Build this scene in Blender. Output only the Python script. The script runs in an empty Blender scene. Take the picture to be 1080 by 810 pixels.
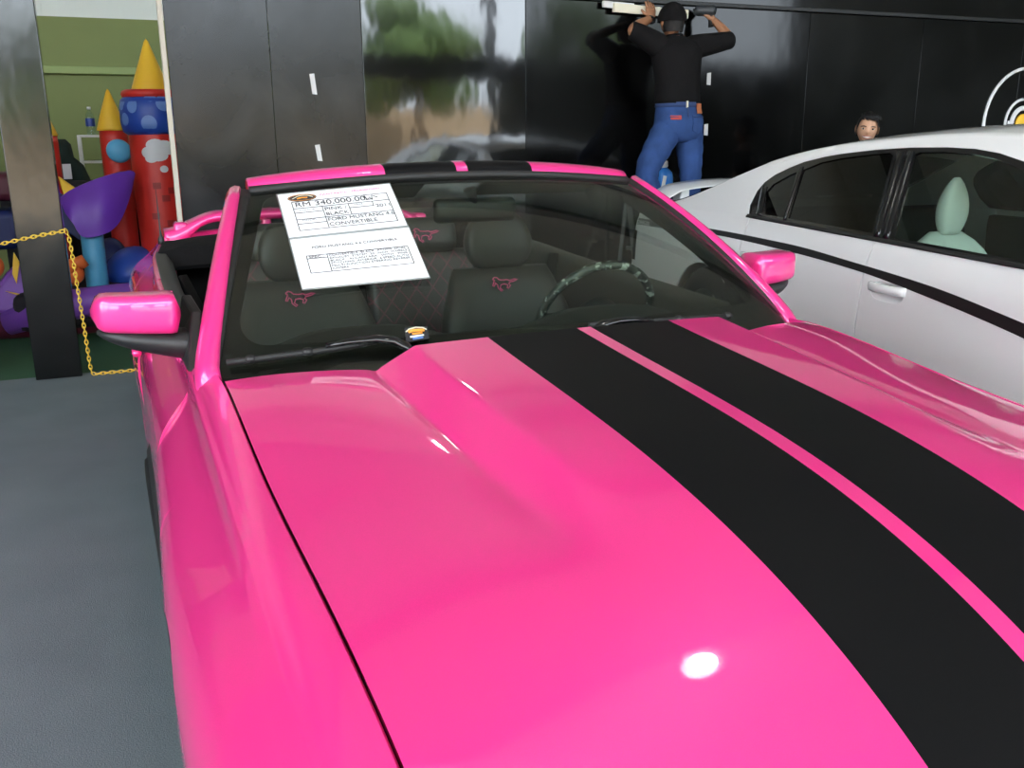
import bpy, bmesh, math, random
from mathutils import Vector, Matrix, geometry
random.seed(7)
S = bpy.context.scene
COL = S.collection
PI = math.pi
V = Vector

# ------------------------------------------------------------------ helpers
def lerp(a, b, t): return a + (b - a) * t
def clamp(x, a=0.0, b=1.0): return max(a, min(b, x))
def smooth(t): t = clamp(t); return t * t * (3 - 2 * t)
def tab(table, x):
    """piecewise interpolation (monotone cubic) through a sorted table of (x, y)"""
    n = len(table)
    if x <= table[0][0]: return table[0][1]
    if x >= table[-1][0]: return table[-1][1]
    d = [(table[i+1][1]-table[i][1])/(table[i+1][0]-table[i][0]) for i in range(n-1)]
    def m(i):
        if i == 0: return d[0]
        if i == n-1: return d[-1]
        if d[i-1]*d[i] <= 0: return 0.0
        return 2*d[i-1]*d[i]/(d[i-1]+d[i])
    for i in range(n-1):
        if x <= table[i+1][0]:
            h = table[i+1][0]-table[i][0]; t = (x-table[i][0])/h
            a, b = table[i][1], table[i+1][1]
            return ((2*t**3-3*t*t+1)*a + (t**3-2*t*t+t)*h*m(i) + (-2*t**3+3*t*t)*b + (t**3-t*t)*h*m(i+1))
def lin(table, x):
    if x <= table[0][0]: return table[0][1]
    for i in range(len(table)-1):
        if x <= table[i+1][0]:
            t = (x-table[i][0])/(table[i+1][0]-table[i][0])
            return lerp(table[i][1], table[i+1][1], t)
    return table[-1][1]

class MB:
    """collects shapes into one mesh"""
    def __init__(self): self.v = []; self.f = []; self.m = []; self.flat = []
    def add(self, verts, faces, mi=0, flat=False):
        o = len(self.v)
        self.v += [tuple(p) for p in verts]
        self.f += [tuple(i + o for i in f) for f in faces]
        self.m += [mi] * len(faces); self.flat += [flat] * len(faces)
        return self
    def grid(self, P, mi=0, close_u=False, close_v=False, flip=False):
        n, k = len(P), len(P[0])
        vs = [p for row in P for p in row]; fs = []
        for i in range(n - (0 if close_u else 1)):
            for j in range(k - (0 if close_v else 1)):
                a = i*k+j; b = ((i+1) % n)*k+j; c = ((i+1) % n)*k+(j+1) % k; d = i*k+(j+1) % k
                fs.append((a, d, c, b) if flip else (a, b, c, d))
        return self.add(vs, fs, mi)
    def box(self, c, s, rot=None, bev=0.0, mi=0):
        bm = bmesh.new()
        bmesh.ops.create_cube(bm, size=1.0)
        for v in bm.verts: v.co = V((v.co.x*s[0], v.co.y*s[1], v.co.z*s[2]))
        if bev > 0:
            bmesh.ops.bevel(bm, geom=bm.edges[:], offset=min(bev, min(s)*.49), segments=3, profile=.5, affect='EDGES')
        if rot is not None: bmesh.ops.transform(bm, matrix=rot.to_4x4(), verts=bm.verts)
        bmesh.ops.translate(bm, vec=V(c), verts=bm.verts)
        bm.verts.index_update()
        big = bev > 0 and bev < .22*min(s)
        amax = max(f.calc_area() for f in bm.faces)
        o = len(self.v); self.v += [v.co[:] for v in bm.verts]
        for f in bm.faces:
            ax = max(abs(q) for q in (rot.inverted() @ f.normal if rot is not None else f.normal))
            self.f.append(tuple(v.index+o for v in f.verts)); self.m.append(mi); self.flat.append(bev <= 0 or (bev < .3*min(s) and ax > .999))
        bm.free(); return self
    def ring_loft(self, rings, mi=0, cap=True, flat=False):
        n, k = len(rings), len(rings[0]); fs = []
        for i in range(n-1):
            for j in range(k):
                fs.append((i*k+j, i*k+(j+1) % k, (i+1)*k+(j+1) % k, (i+1)*k+j))
        if cap:
            fs.append(tuple(reversed(range(k)))); fs.append(tuple((n-1)*k+j for j in range(k)))
        return self.add([p for r in rings for p in r], fs, mi, flat)
    def tube(self, pts, rad, seg=12, mi=0, cap=True, up=V((0, 0, 1)), flatten=1.0):
        pts = [V(p) for p in pts]; n = len(pts)
        if not hasattr(rad, '__len__'): rad = [rad]*n
        rings = []; prev = None
        for i, p in enumerate(pts):
            t = (pts[min(i+1, n-1)] - pts[max(i-1, 0)]).normalized()
            if prev is None:
                a = up if abs(t.dot(up)) < .95 else V((1, 0, 0))
                x = t.cross(a).normalized()
            else:
                x = (prev - t*prev.dot(t)).normalized()
            prev = x; y = t.cross(x).normalized()
            rings.append([p + x*math.cos(q*2*PI/seg)*rad[i] + y*math.sin(q*2*PI/seg)*rad[i]*flatten for q in range(seg)])
        return self.ring_loft(rings, mi, cap)
    def lathe(self, prof, c=(0, 0, 0), axis=V((0, 0, 1)), seg=32, mi=0, cap=True):
        axis = V(axis).normalized(); a = V((1, 0, 0)) if abs(axis.x) < .9 else V((0, 1, 0))
        x = (a - axis*a.dot(axis)).normalized(); y = axis.cross(x); c = V(c)
        rings = [[c + axis*h + (x*math.cos(q*2*PI/seg) + y*math.sin(q*2*PI/seg))*r for q in range(seg)] for r, h in prof]
        return self.ring_loft(rings, mi, cap)
    def torus(self, c, R, r, axis=V((0, 0, 1)), a0=0, a1=2*PI, seg=40, ms=10, mi=0, ref=None):
        axis = V(axis).normalized(); a = V(ref) if ref is not None else (V((1, 0, 0)) if abs(axis.x) < .9 else V((0, 1, 0)))
        x = (a - axis*a.dot(axis)).normalized(); y = axis.cross(x); c = V(c)
        full = abs(a1-a0-2*PI) < 1e-6; n = seg if full else seg+1; rings = []
        for i in range(n):
            t = a0+(a1-a0)*i/seg; d = x*math.cos(t)+y*math.sin(t)
            rings.append([c + d*(R+r*math.cos(q*2*PI/ms)) + axis*r*math.sin(q*2*PI/ms) for q in range(ms)])
        k = ms; fs = []
        for i in range(n if full else n-1):
            for j in range(k): fs.append((i*k+j, i*k+(j+1) % k, ((i+1) % n)*k+(j+1) % k, ((i+1) % n)*k+j))
        if not full: fs += [tuple(reversed(range(k))), tuple((n-1)*k+j for j in range(k))]
        return self.add([p for r_ in rings for p in r_], fs, mi)
    def ball(self, c, s, mi=0, seg=20, rings=12, rot=None, pw=1.0):
        P = []
        def sp(x): return math.copysign(abs(x)**pw, x)
        for i in range(rings+1):
            th = PI*i/rings; row = []
            for j in range(seg):
                ph = 2*PI*j/seg
                p = V((s[0]*sp(math.sin(th))*sp(math.cos(ph)), s[1]*sp(math.sin(th))*sp(math.sin(ph)), s[2]*sp(math.cos(th))))
                if rot is not None: p = rot @ p
                row.append(p + V(c))
            P.append(row)
        return self.grid(P, mi, close_v=True)
    def prism(self, poly, d, mi=0, flat=True):
        """poly: list of 3d points (planar), d: extrusion vector"""
        n = len(poly); d = V(d); A = [V(p) for p in poly]; B = [p+d for p in A]
        fs = [tuple(range(n)), tuple(reversed(range(n, 2*n)))] + [(i, i+n, (i+1) % n+n, (i+1) % n) for i in range(n)]
        return self.add(A+B, fs, mi, flat)
    def build(self, name, mats, parent=None, off=None, solid=0.0, bevel=0.0, offset=-1):
        me = bpy.data.meshes.new(name)
        o_ = V(off) if off is not None else V((0, 0, 0))
        me.from_pydata([tuple(V(p)-o_) for p in self.v], [], self.f)
        if not isinstance(mats, (list, tuple)): mats = [mats]
        for m in mats: me.materials.append(m)
        me.polygons.foreach_set('material_index', self.m)
        me.polygons.foreach_set('use_smooth', [not q for q in self.flat])
        me.validate(); 
        bm = bmesh.new(); bm.from_mesh(me)
        bmesh.ops.remove_doubles(bm, verts=bm.verts, dist=1e-6)
        bmesh.ops.recalc_face_normals(bm, faces=bm.faces)
        bm.to_mesh(me); bm.free()
        ob = bpy.data.objects.new(name, me); COL.objects.link(ob)
        if parent is not None: ob.parent = parent
        if solid:
            md = ob.modifiers.new('thickness', 'SOLIDIFY'); md.thickness = solid; md.offset = offset
            es = ob.modifiers.new('rim', 'EDGE_SPLIT'); es.split_angle = math.radians(55)
        if bevel:
            md = ob.modifiers.new('edge', 'BEVEL'); md.width = bevel; md.segments = 2; md.limit_method = 'ANGLE'
        return ob

def tag(o, label=None, cat=None, group=None, kind=None):
    if label: o['label'] = label
    if cat: o['category'] = cat
    if group: o['group'] = group
    if kind: o['kind'] = kind
    return o
def empty(name, loc, label, cat, group=None, rz=0.0):
    o = bpy.data.objects.new(name, None); COL.objects.link(o)
    o.location = loc; o.rotation_euler = (0, 0, rz); o.empty_display_size = .1
    return tag(o, label, cat, group)

def inpoly(p, poly):
    x, y = p; c = False; n = len(poly)
    for i in range(n):
        x1, y1 = poly[i]; x2, y2 = poly[i-1]
        if (y1 > y) != (y2 > y) and x < (x2-x1)*(y-y1)/(y2-y1)+x1: c = not c
    return c
def dens(poly, step):
    out = []
    for i in range(len(poly)):
        a = poly[i]; b = poly[(i+1) % len(poly)]
        n = max(1, int(math.hypot(b[0]-a[0], b[1]-a[1])/step))
        out += [(lerp(a[0], b[0], k/n), lerp(a[1], b[1], k/n)) for k in range(n)]
    return out
def smoothpoly(pts, n=8, closed=False):
    """Catmull-Rom through open list of 2d/3d points"""
    P = [V(p) for p in pts]; out = []
    N = len(P)
    rng = range(N) if closed else range(N-1)
    for i in rng:
        if closed: p0, p1, p2, p3 = P[i-1], P[i], P[(i+1) % N], P[(i+2) % N]
        else: p0, p1, p2, p3 = P[max(i-1, 0)], P[i], P[i+1], P[min(i+2, N-1)]
        for k in range(n):
            t = k/n
            out.append(.5*((2*p1)+(p2-p0)*t+(2*p0-5*p1+4*p2-p3)*t*t+(3*p1-p0-3*p2+p3)*t**3))
    if not closed: out.append(P[-1])
    return [tuple(p) for p in out]
def cdt_mesh(outer, holes, fmap, step=.06, edge=.03):
    outer = dens(outer, edge); holes = [dens(h, edge) for h in holes]
    pts = []; edges = []
    for poly in [outer]+holes:
        o = len(pts); n = len(poly); pts += poly
        edges += [(o+i, o+(i+1) % n) for i in range(n)]
    nb = len(pts)
    x0 = min(p[0] for p in outer); x1 = max(p[0] for p in outer); y0 = min(p[1] for p in outer); y1 = max(p[1] for p in outer)
    i = 0; y = y0+step*.5
    while y < y1:
        x = x0+step*(.5 if i % 2 else .25)
        while x < x1:
            if inpoly((x, y), outer) and not any(inpoly((x, y), h) for h in holes):
                if all((x-p[0])**2+(y-p[1])**2 > (step*.45)**2 for p in pts[:nb]): pts.append((x, y))
            x += step
        y += step*.87; i += 1
    r = geometry.delaunay_2d_cdt([V(p) for p in pts], edges, [], 0, 1e-6)
    vs = [tuple(p) for p in r[0]]; fs = []
    for f in r[2]:
        c = (sum(vs[k][0] for k in f)/len(f), sum(vs[k][1] for k in f)/len(f))
        if inpoly(c, outer) and not any(inpoly(c, h) for h in holes): fs.append(tuple(f))
    return [fmap(*p) for p in vs], fs, vs
def panel(name, outer, holes, fmap, mat, parent, step=.06, edge=.03, solid=.012, outward=None):
    P, F, uv = cdt_mesh(outer, holes, fmap, step, edge)
    P = [V(p) for p in P]; N = []
    for (a, b) in uv:
        e = .004
        du = V(fmap(a+e, b))-V(fmap(a-e, b)); dv = V(fmap(a, b+e))-V(fmap(a, b-e))
        n = du.cross(dv).normalized()
        if outward is not None and n.dot(V(outward)) < 0: n = -n
        N.append(n)
    G_ = []
    for f in F:
        fn = (P[f[1]]-P[f[0]]).cross(P[f[2]]-P[f[0]])
        G_.append(tuple(f) if fn.dot(N[f[0]]) > 0 else tuple(reversed(f)))
    cnt = {}
    for f in G_:
        for a, b in zip(f, f[1:]+f[:1]): cnt[(a, b)] = 1
    rim = [(a, b) for (a, b) in cnt if (b, a) not in cnt]
    n_ = len(P); vs = P+[p-n*solid for p, n in zip(P, N)]
    fs = list(G_)+[tuple(i+n_ for i in reversed(f)) for f in G_]; flat = [False]*len(fs); vn = N+[-n for n in N]
    for a, b in rim:
        o = len(vs); q = [P[b], P[a], P[a]-N[a]*solid, P[b]-N[b]*solid]
        vs += q; fs.append((o, o+1, o+2, o+3)); flat.append(True)
        rn = (q[1]-q[0]).cross(q[2]-q[1]); rn = rn.normalized() if rn.length > 1e-12 else N[a]
        vn += [rn]*4
    me = bpy.data.meshes.new(name); me.from_pydata([tuple(p) for p in vs], [], fs)
    me.polygons.foreach_set('use_smooth', [True]*len(fs))
    me.materials.append(mat); me.update()
    me.normals_split_custom_set_from_vertices([tuple(n) for n in vn])
    ob = bpy.data.objects.new(name, me); COL.objects.link(ob); ob.parent = parent
    return ob

# text as a mesh part. frame: origin, x axis, y axis (unit), size = cap-ish height
FONT = None
def text(name, s, mat, parent, o, ex, ey, size, align='LEFT', width=None, thick=.0006, off=(0, 0, 0), bold=0.0, lift=.0008, spacing=1.0):
    cu = bpy.data.curves.new(name, 'FONT'); cu.body = s; cu.size = 1.0; cu.align_x = align; cu.offset = bold
    cu.space_line = spacing
    to = bpy.data.objects.new(name+'_t', cu); COL.objects.link(to)
    dg = bpy.context.evaluated_depsgraph_get(); dg.update()
    me = bpy.data.meshes.new_from_object(to.evaluated_get(dg))
    COL.objects.unlink(to); bpy.data.objects.remove(to); bpy.data.curves.remove(cu)
    xs = [v.co.x for v in me.vertices]
    sx = size
    if width and xs: sx = width/max(1e-6, (max(xs)-min(xs)))
    ex = V(ex).normalized(); ey = V(ey).normalized(); n = ex.cross(ey).normalized()
    for v in me.vertices:
        v.co = V(o)-V(off)+ex*v.co.x*sx+ey*v.co.y*size+n*lift
    me.name = name; me.materials.clear(); me.materials.append(mat)
    for p in me.polygons: p.material_index = 0
    ob = bpy.data.objects.new(name, me); COL.objects.link(ob); ob.parent = parent
    md = ob.modifiers.new('thickness', 'SOLIDIFY'); md.thickness = thick; md.offset = 1
    return ob

# ------------------------------------------------------------------ materials
def nt(name):
    m = bpy.data.materials.new(name); m.use_nodes = True
    n = m.node_tree; b = n.nodes.get('Principled BSDF')
    return m, n, b
def mat(name, col, rough=.5, metal=0.0, coat=0.0, spec=.5, noise=0.0, nscale=30, bump=0.0, bscale=60, sheen=0.0, coat_rough=.03):
    m, n, b = nt(name)
    b.inputs['Base Color'].default_value = (*col, 1); b.inputs['Roughness'].default_value = rough
    b.inputs['Metallic'].default_value = metal; b.inputs['Coat Weight'].default_value = coat
    b.inputs['Coat Roughness'].default_value = coat_rough
    b.inputs['Specular IOR Level'].default_value = spec
    if sheen: b.inputs['Sheen Weight'].default_value = sheen
    tc = n.nodes.new('ShaderNodeTexCoord')
    if noise:
        t = n.nodes.new('ShaderNodeTexNoise'); t.inputs['Scale'].default_value = nscale; t.inputs['Detail'].default_value = 5
        r = n.nodes.new('ShaderNodeMix'); r.data_type = 'RGBA'
        r.inputs['A'].default_value = (*[c*(1-noise) for c in col], 1); r.inputs['B'].default_value = (*[min(1, c*(1+noise)) for c in col], 1)
        n.links.new(tc.outputs['Object'], t.inputs['Vector']); n.links.new(t.outputs['Fac'], r.inputs['Factor'])
        n.links.new(r.outputs['Result'], b.inputs['Base Color'])
    if bump:
        t = n.nodes.new('ShaderNodeTexNoise'); t.inputs['Scale'].default_value = bscale; t.inputs['Detail'].default_value = 4
        bp = n.nodes.new('ShaderNodeBump'); bp.inputs['Strength'].default_value = bump; bp.inputs['Distance'].default_value = .01
        n.links.new(tc.outputs['Object'], t.inputs['Vector']); n.links.new(t.outputs['Fac'], bp.inputs['Height']); n.links.new(bp.outputs['Normal'], b.inputs['Normal'])
    return m
def math_(n, op, a, b=None, c=None):
    x = n.nodes.new('ShaderNodeMath'); x.operation = op
    for i, q in enumerate((a, b, c)):
        if q is None: continue
        if isinstance(q, (int, float)): x.inputs[i].default_value = q
        else: n.links.new(q, x.inputs[i])
    return x.outputs[0]
def emit(name, col, s):
    m, n, b = nt(name)
    b.inputs['Base Color'].default_value = (*col, 1); b.inputs['Emission Color'].default_value = (*col, 1); b.inputs['Emission Strength'].default_value = s
    return m
def glass(name, tint, refl=1.0, rough=0.0):
    m, n, b = nt(name); n.nodes.remove(b)
    out = n.nodes['Material Output']
    tr = n.nodes.new('ShaderNodeBsdfTransparent'); tr.inputs['Color'].default_value = (*tint, 1)
    gl = n.nodes.new('ShaderNodeBsdfGlossy'); gl.inputs['Roughness'].default_value = rough
    gl.inputs['Color'].default_value = (refl, refl, refl, 1)
    ge = n.nodes.new('ShaderNodeNewGeometry'); dt = n.nodes.new('ShaderNodeVectorMath'); dt.operation = 'DOT_PRODUCT'
    n.links.new(ge.outputs['Normal'], dt.inputs[0]); n.links.new(ge.outputs['Incoming'], dt.inputs[1])
    c = math_(n, 'SUBTRACT', 1.0, math_(n, 'ABSOLUTE', dt.outputs['Value']))
    fr = math_(n, 'MULTIPLY_ADD', math_(n, 'POWER', c, 5.0), .96, .04)
    mx = n.nodes.new('ShaderNodeMixShader')
    n.links.new(fr, mx.inputs[0]); n.links.new(tr.outputs[0], mx.inputs[1]); n.links.new(gl.outputs[0], mx.inputs[2])
    n.links.new(mx.outputs[0], out.inputs['Surface'])
    return m
M = {}
PINK = (.90, .028, .258)
def car_paint(name, col, flake=.12, stripes=None, coat=1.0, metal=.22, rough=.38):
    m, n, b = nt(name)
    tc = n.nodes.new('ShaderNodeTexCoord')
    t = n.nodes.new('ShaderNodeTexNoise'); t.inputs['Scale'].default_value = 900; t.inputs['Detail'].default_value = 1
    n.links.new(tc.outputs['Object'], t.inputs['Vector'])
    mx = n.nodes.new('ShaderNodeMix'); mx.data_type = 'RGBA'
    mx.inputs['A'].default_value = (*[c*(1-flake) for c in col], 1); mx.inputs['B'].default_value = (*[min(1, c*(1+flake)) for c in col], 1)
    n.links.new(t.outputs['Fac'], mx.inputs['Factor'])
    colout = mx.outputs['Result']
    b.inputs['Roughness'].default_value = rough; b.inputs['Metallic'].default_value = metal
    b.inputs['Coat Weight'].default_value = coat; b.inputs['Coat Roughness'].default_value = .015; b.inputs['Coat IOR'].default_value = 1.6
    if stripes:
        sx = n.nodes.new('ShaderNodeSeparateXYZ'); n.links.new(tc.outputs['Object'], sx.inputs[0])
        ax = math_(n, 'ABSOLUTE', sx.outputs['X'])
        f = math_(n, 'MULTIPLY', math_(n, 'GREATER_THAN', ax, stripes[0]), math_(n, 'LESS_THAN', ax, stripes[1]))
        m2 = n.nodes.new('ShaderNodeMix'); m2.data_type = 'RGBA'
        n.links.new(f, m2.inputs['Factor']); n.links.new(colout, m2.inputs['A']); m2.inputs['B'].default_value = (.0055, .0055, .006, 1)
        colout = m2.outputs['Result']
        n.links.new(math_(n, 'MULTIPLY', math_(n, 'SUBTRACT', 1.0, f), coat), b.inputs['Coat Weight'])
        n.links.new(math_(n, 'MULTIPLY', math_(n, 'SUBTRACT', 1.0, f), metal), b.inputs['Metallic'])
        n.links.new(math_(n, 'MULTIPLY_ADD', f, .50-rough, rough), b.inputs['Roughness'])
        n.links.new(math_(n, 'MULTIPLY_ADD', f, -.42, .5), b.inputs['Specular IOR Level'])
    n.links.new(colout, b.inputs['Base Color'])
    return m
M['pink'] = car_paint('pink_car_paint', PINK)
M['pink_striped'] = car_paint('pink_paint_with_black_stripes', PINK, stripes=(.0165, .221))
M['white_paint'] = car_paint('white_car_paint', (.86, .86, .85), flake=.02, metal=0.0, rough=.4)
M['black_gloss'] = mat('gloss_black', (.006, .006, .007), .12, coat=.3)
M['black_plastic'] = mat('black_plastic', (.012, .012, .013), .42, bump=.08, bscale=900)
M['black_rubber'] = mat('black_rubber', (.010, .010, .010), .6)
M['black_vinyl'] = mat('black_vinyl_stripe', (.008, .008, .008), .45)
M['frit'] = mat('windscreen_black_border', (.006, .005, .005), .35)
M['glass'] = glass('windscreen_glass', (.75, .80, .745))
M['dark_glass'] = glass('tinted_glass', (.80, .87, .82), .95)
M['darker_glass'] = glass('dark_tinted_glass', (.17, .20, .20), .95)
M['leather'] = mat('black_leather', (.022, .022, .020), .45, bump=.15, bscale=300)
M['dash'] = mat('black_dashboard', (.016, .016, .015), .55, bump=.1, bscale=500)
M['cabin'] = mat('black_cabin_carpet', (.010, .010, .010), .9)
M['chrome'] = mat('chrome', (.75, .75, .76), .12, metal=1.0)
M['alloy'] = mat('alloy_wheel', (.35, .35, .36), .25, metal=1.0)
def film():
    m, n, b = nt('film_wrapped_rim_painted_glints')
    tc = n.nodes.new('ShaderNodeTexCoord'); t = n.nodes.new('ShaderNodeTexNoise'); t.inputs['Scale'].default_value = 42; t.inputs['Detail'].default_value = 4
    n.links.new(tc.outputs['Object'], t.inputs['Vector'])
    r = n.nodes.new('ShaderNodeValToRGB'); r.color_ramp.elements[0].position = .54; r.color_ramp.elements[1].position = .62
    r.color_ramp.elements[0].color = (.035, .042, .042, 1); r.color_ramp.elements[1].color = (.62, .66, .66, 1)  # pale patches: torn film bits, plus glints painted into the colour
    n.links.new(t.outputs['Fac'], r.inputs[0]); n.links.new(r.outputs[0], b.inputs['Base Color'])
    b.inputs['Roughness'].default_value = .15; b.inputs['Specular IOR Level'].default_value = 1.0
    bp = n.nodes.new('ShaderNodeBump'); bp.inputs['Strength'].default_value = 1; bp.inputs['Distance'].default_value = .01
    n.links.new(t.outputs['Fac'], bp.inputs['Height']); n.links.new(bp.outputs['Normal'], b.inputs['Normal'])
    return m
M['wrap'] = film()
M['pink_thread'] = mat('pink_embroidery', (.80, .09, .26), .6)
M['paper'] = mat('white_paper', (.88, .88, .90), .6)
M['ink'] = mat('black_ink', (.02, .02, .025), .6)
M['grey_ink'] = mat('grey_ink', (.20, .20, .22), .6)
M['magenta_ink'] = mat('magenta_ink', (.75, .05, .28), .6)
M['orange_ink'] = mat('orange_ink', (.9, .35, .04), .5)
M['red'] = mat('red_vinyl', (.66, .028, .020), .42, noise=.12, nscale=4, bump=.12, bscale=6)
M['yellow'] = mat('yellow_vinyl', (.95, .56, .035), .42, bump=.1, bscale=6)
M['sky'] = mat('light_blue_vinyl', (.11, .44, .72), .42, bump=.1, bscale=8)
M['purple'] = mat('purple_vinyl', (.17, .04, .47), .42, noise=.15, nscale=6, bump=.25, bscale=9)
M['lilac'] = mat('lilac_vinyl', (.22, .07, .45), .45, bump=.2, bscale=8)
M['blue'] = mat('blue_vinyl', (.02, .07, .40), .4, bump=.15, bscale=8)
M['navy'] = mat('navy_vinyl', (.008, .018, .11), .5, bump=.1, bscale=8)
M['maroon'] = mat('maroon_vinyl', (.10, .012, .03), .5)
M['orange'] = mat('orange_vinyl', (.80, .16, .03), .45)
M['spot'] = mat('pale_blue_spot', (.14, .26, .62), .45)
M['cloud'] = mat('white_cloud_print', (.72, .72, .74), .5)
M['brick'] = mat('dark_red_brick_print', (.34, .016, .014), .5)
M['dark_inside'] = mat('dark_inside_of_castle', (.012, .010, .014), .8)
M['chain'] = mat('yellow_plastic_chain', (.85, .55, .06), .4)
M['skin'] = mat('brown_skin', (.36, .17, .09), .5, noise=.12, nscale=25)
M['skin_face'] = mat('tan_skin', (.58, .32, .20), .45, noise=.08, nscale=25)
M['lip'] = mat('lip', (.38, .13, .10), .45)
M['teeth'] = mat('teeth', (.80, .77, .70), .3)
M['eye'] = mat('eye_white', (.72, .70, .66), .25)
M['iris'] = mat('dark_iris', (.02, .012, .008), .15)
M['hair'] = mat('black_hair', (.008, .007, .007), .42, bump=.8, bscale=160)
M['black_cloth'] = mat('black_cotton', (.007, .0065, .007), .9, spec=.15, noise=.3, nscale=12, bump=.5, bscale=22)
M['denim'] = mat('blue_denim', (.030, .066, .19), .9, spec=.2, noise=.55, nscale=9, bump=.5, bscale=24)
M['denim_dark'] = mat('denim_seam', (.022, .045, .13), .85)
M['tan_patch'] = mat('tan_leather_patch', (.45, .15, .06), .6)
M['red_patch'] = mat('red_fabric_patch', (.42, .05, .04), .7)
M['wood'] = mat('pale_wood', (.62, .47, .28), .6, noise=.2, nscale=8)
M['cream'] = mat('cream_board', (.74, .70, .56), .6)
M['white_plastic'] = mat('white_plastic', (.80, .79, .76), .4)
M['blue_plastic'] = mat('blue_plastic', (.03, .20, .60), .3)
M['alu'] = mat('dull_aluminium', (.16, .16, .165), .55, metal=.6)
M['tape'] = mat('white_tape', (.62, .62, .62), .6)
M['trim'] = mat('bare_board_edge', (.55, .50, .42), .7)
M['dark_green'] = mat('dark_green_cloth', (.008, .022, .018), .85)
M['clear'] = glass('clear_bottle', (.86, .92, .94))
M['label_blue'] = mat('blue_bottle_label', (.03, .07, .33), .4)
M['white_seat'] = mat('white_leather', (.78, .80, .78), .5)
M['lamp_on'] = emit('lamp_diffuser_lit', (1.0, .98, .92), 40)
M['lamp_case'] = mat('lamp_housing', (.35, .35, .36), .4)

def quilt():
    m, n, b = nt('quilted_black_leather_pink_stitch')
    tc = n.nodes.new('ShaderNodeTexCoord'); sx = n.nodes.new('ShaderNodeSeparateXYZ'); n.links.new(tc.outputs['Object'], sx.inputs[0])
    k = 1/.075
    a = math_(n, 'MULTIPLY', math_(n, 'ADD', sx.outputs['X'], math_(n, 'MULTIPLY', sx.outputs['Z'], .8)), k)
    c = math_(n, 'MULTIPLY', math_(n, 'SUBTRACT', sx.outputs['X'], math_(n, 'MULTIPLY', sx.outputs['Z'], .8)), k)
    fa = math_(n, 'LESS_THAN', math_(n, 'FRACT', a), .10); fc = math_(n, 'LESS_THAN', math_(n, 'FRACT', c), .10)
    f = math_(n, 'MAXIMUM', fa, fc)
    mx = n.nodes.new('ShaderNodeMix'); mx.data_type = 'RGBA'; n.links.new(f, mx.inputs['Factor'])
    mx.inputs['A'].default_value = (.022, .021, .020, 1); mx.inputs['B'].default_value = (.14, .025, .05, 1)
    n.links.new(mx.outputs['Result'], b.inputs['Base Color']); b.inputs['Roughness'].default_value = .45
    return m
M['quilt'] = quilt()

def wall_black(name, rough, bump, bs, grey=.006, streak=.1, spec=.5):
    m, n, b = nt(name)
    tc = n.nodes.new('ShaderNodeTexCoord')
    t = n.nodes.new('ShaderNodeTexNoise'); t.inputs['Scale'].default_value = 2.2; t.inputs['Detail'].default_value = 7; t.inputs['Roughness'].default_value = .65
    mp = n.nodes.new('ShaderNodeMapping'); mp.inputs['Scale'].default_value = (1.0, 1, .7)
    n.links.new(tc.outputs['Object'], mp.inputs[0]); n.links.new(mp.outputs[0], t.inputs['Vector'])
    r = math_(n, 'MULTIPLY_ADD', t.outputs['Fac'], streak*2, rough-streak)
    n.links.new(math_(n, 'MAXIMUM', r, .02), b.inputs['Roughness'])
    mc = n.nodes.new('ShaderNodeMix'); mc.data_type = 'RGBA'; t3 = n.nodes.new('ShaderNodeTexNoise'); t3.inputs['Scale'].default_value = 1.7; t3.inputs['Detail'].default_value = 6; t3.inputs['Distortion'].default_value = .6
    rm = n.nodes.new('ShaderNodeValToRGB'); rm.color_ramp.elements[0].position = .40; rm.color_ramp.elements[1].position = .66
    n.links.new(tc.outputs['Object'], t3.inputs['Vector']); n.links.new(t3.outputs['Fac'], rm.inputs[0]); n.links.new(rm.outputs[0], mc.inputs['Factor'])
    mc.inputs['A'].default_value = (grey*.4, grey*.4, grey*.45, 1); mc.inputs['B'].default_value = (grey*2.2, grey*2.25, grey*2.3, 1)
    n.links.new(mc.outputs['Result'], b.inputs['Base Color'])
    b.inputs['Specular IOR Level'].default_value = spec
    t2 = n.nodes.new('ShaderNodeTexNoise'); t2.inputs['Scale'].default_value = bs; t2.inputs['Detail'].default_value = 3
    mp2 = n.nodes.new('ShaderNodeMapping'); mp2.inputs['Scale'].default_value = (1.0, 1, .45)
    n.links.new(tc.outputs['Object'], mp2.inputs[0]); n.links.new(mp2.outputs[0], t2.inputs['Vector'])
    bp = n.nodes.new('ShaderNodeBump'); bp.inputs['Strength'].default_value = bump; bp.inputs['Distance'].default_value = .02
    n.links.new(t2.outputs['Fac'], bp.inputs['Height']); n.links.new(bp.outputs['Normal'], b.inputs['Normal'])
    return m
M['wall_dull'] = wall_black('dull_black_board', .20, .16, 2.2, .010, .13, .32)
M['wall_gloss'] = wall_black('glossy_black_board', .06, .16, 2.4, .004, .04, 1.0)
M['wall_dark'] = wall_black('dark_black_board', .10, .14, 2.0, .003, .05, .26)

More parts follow.
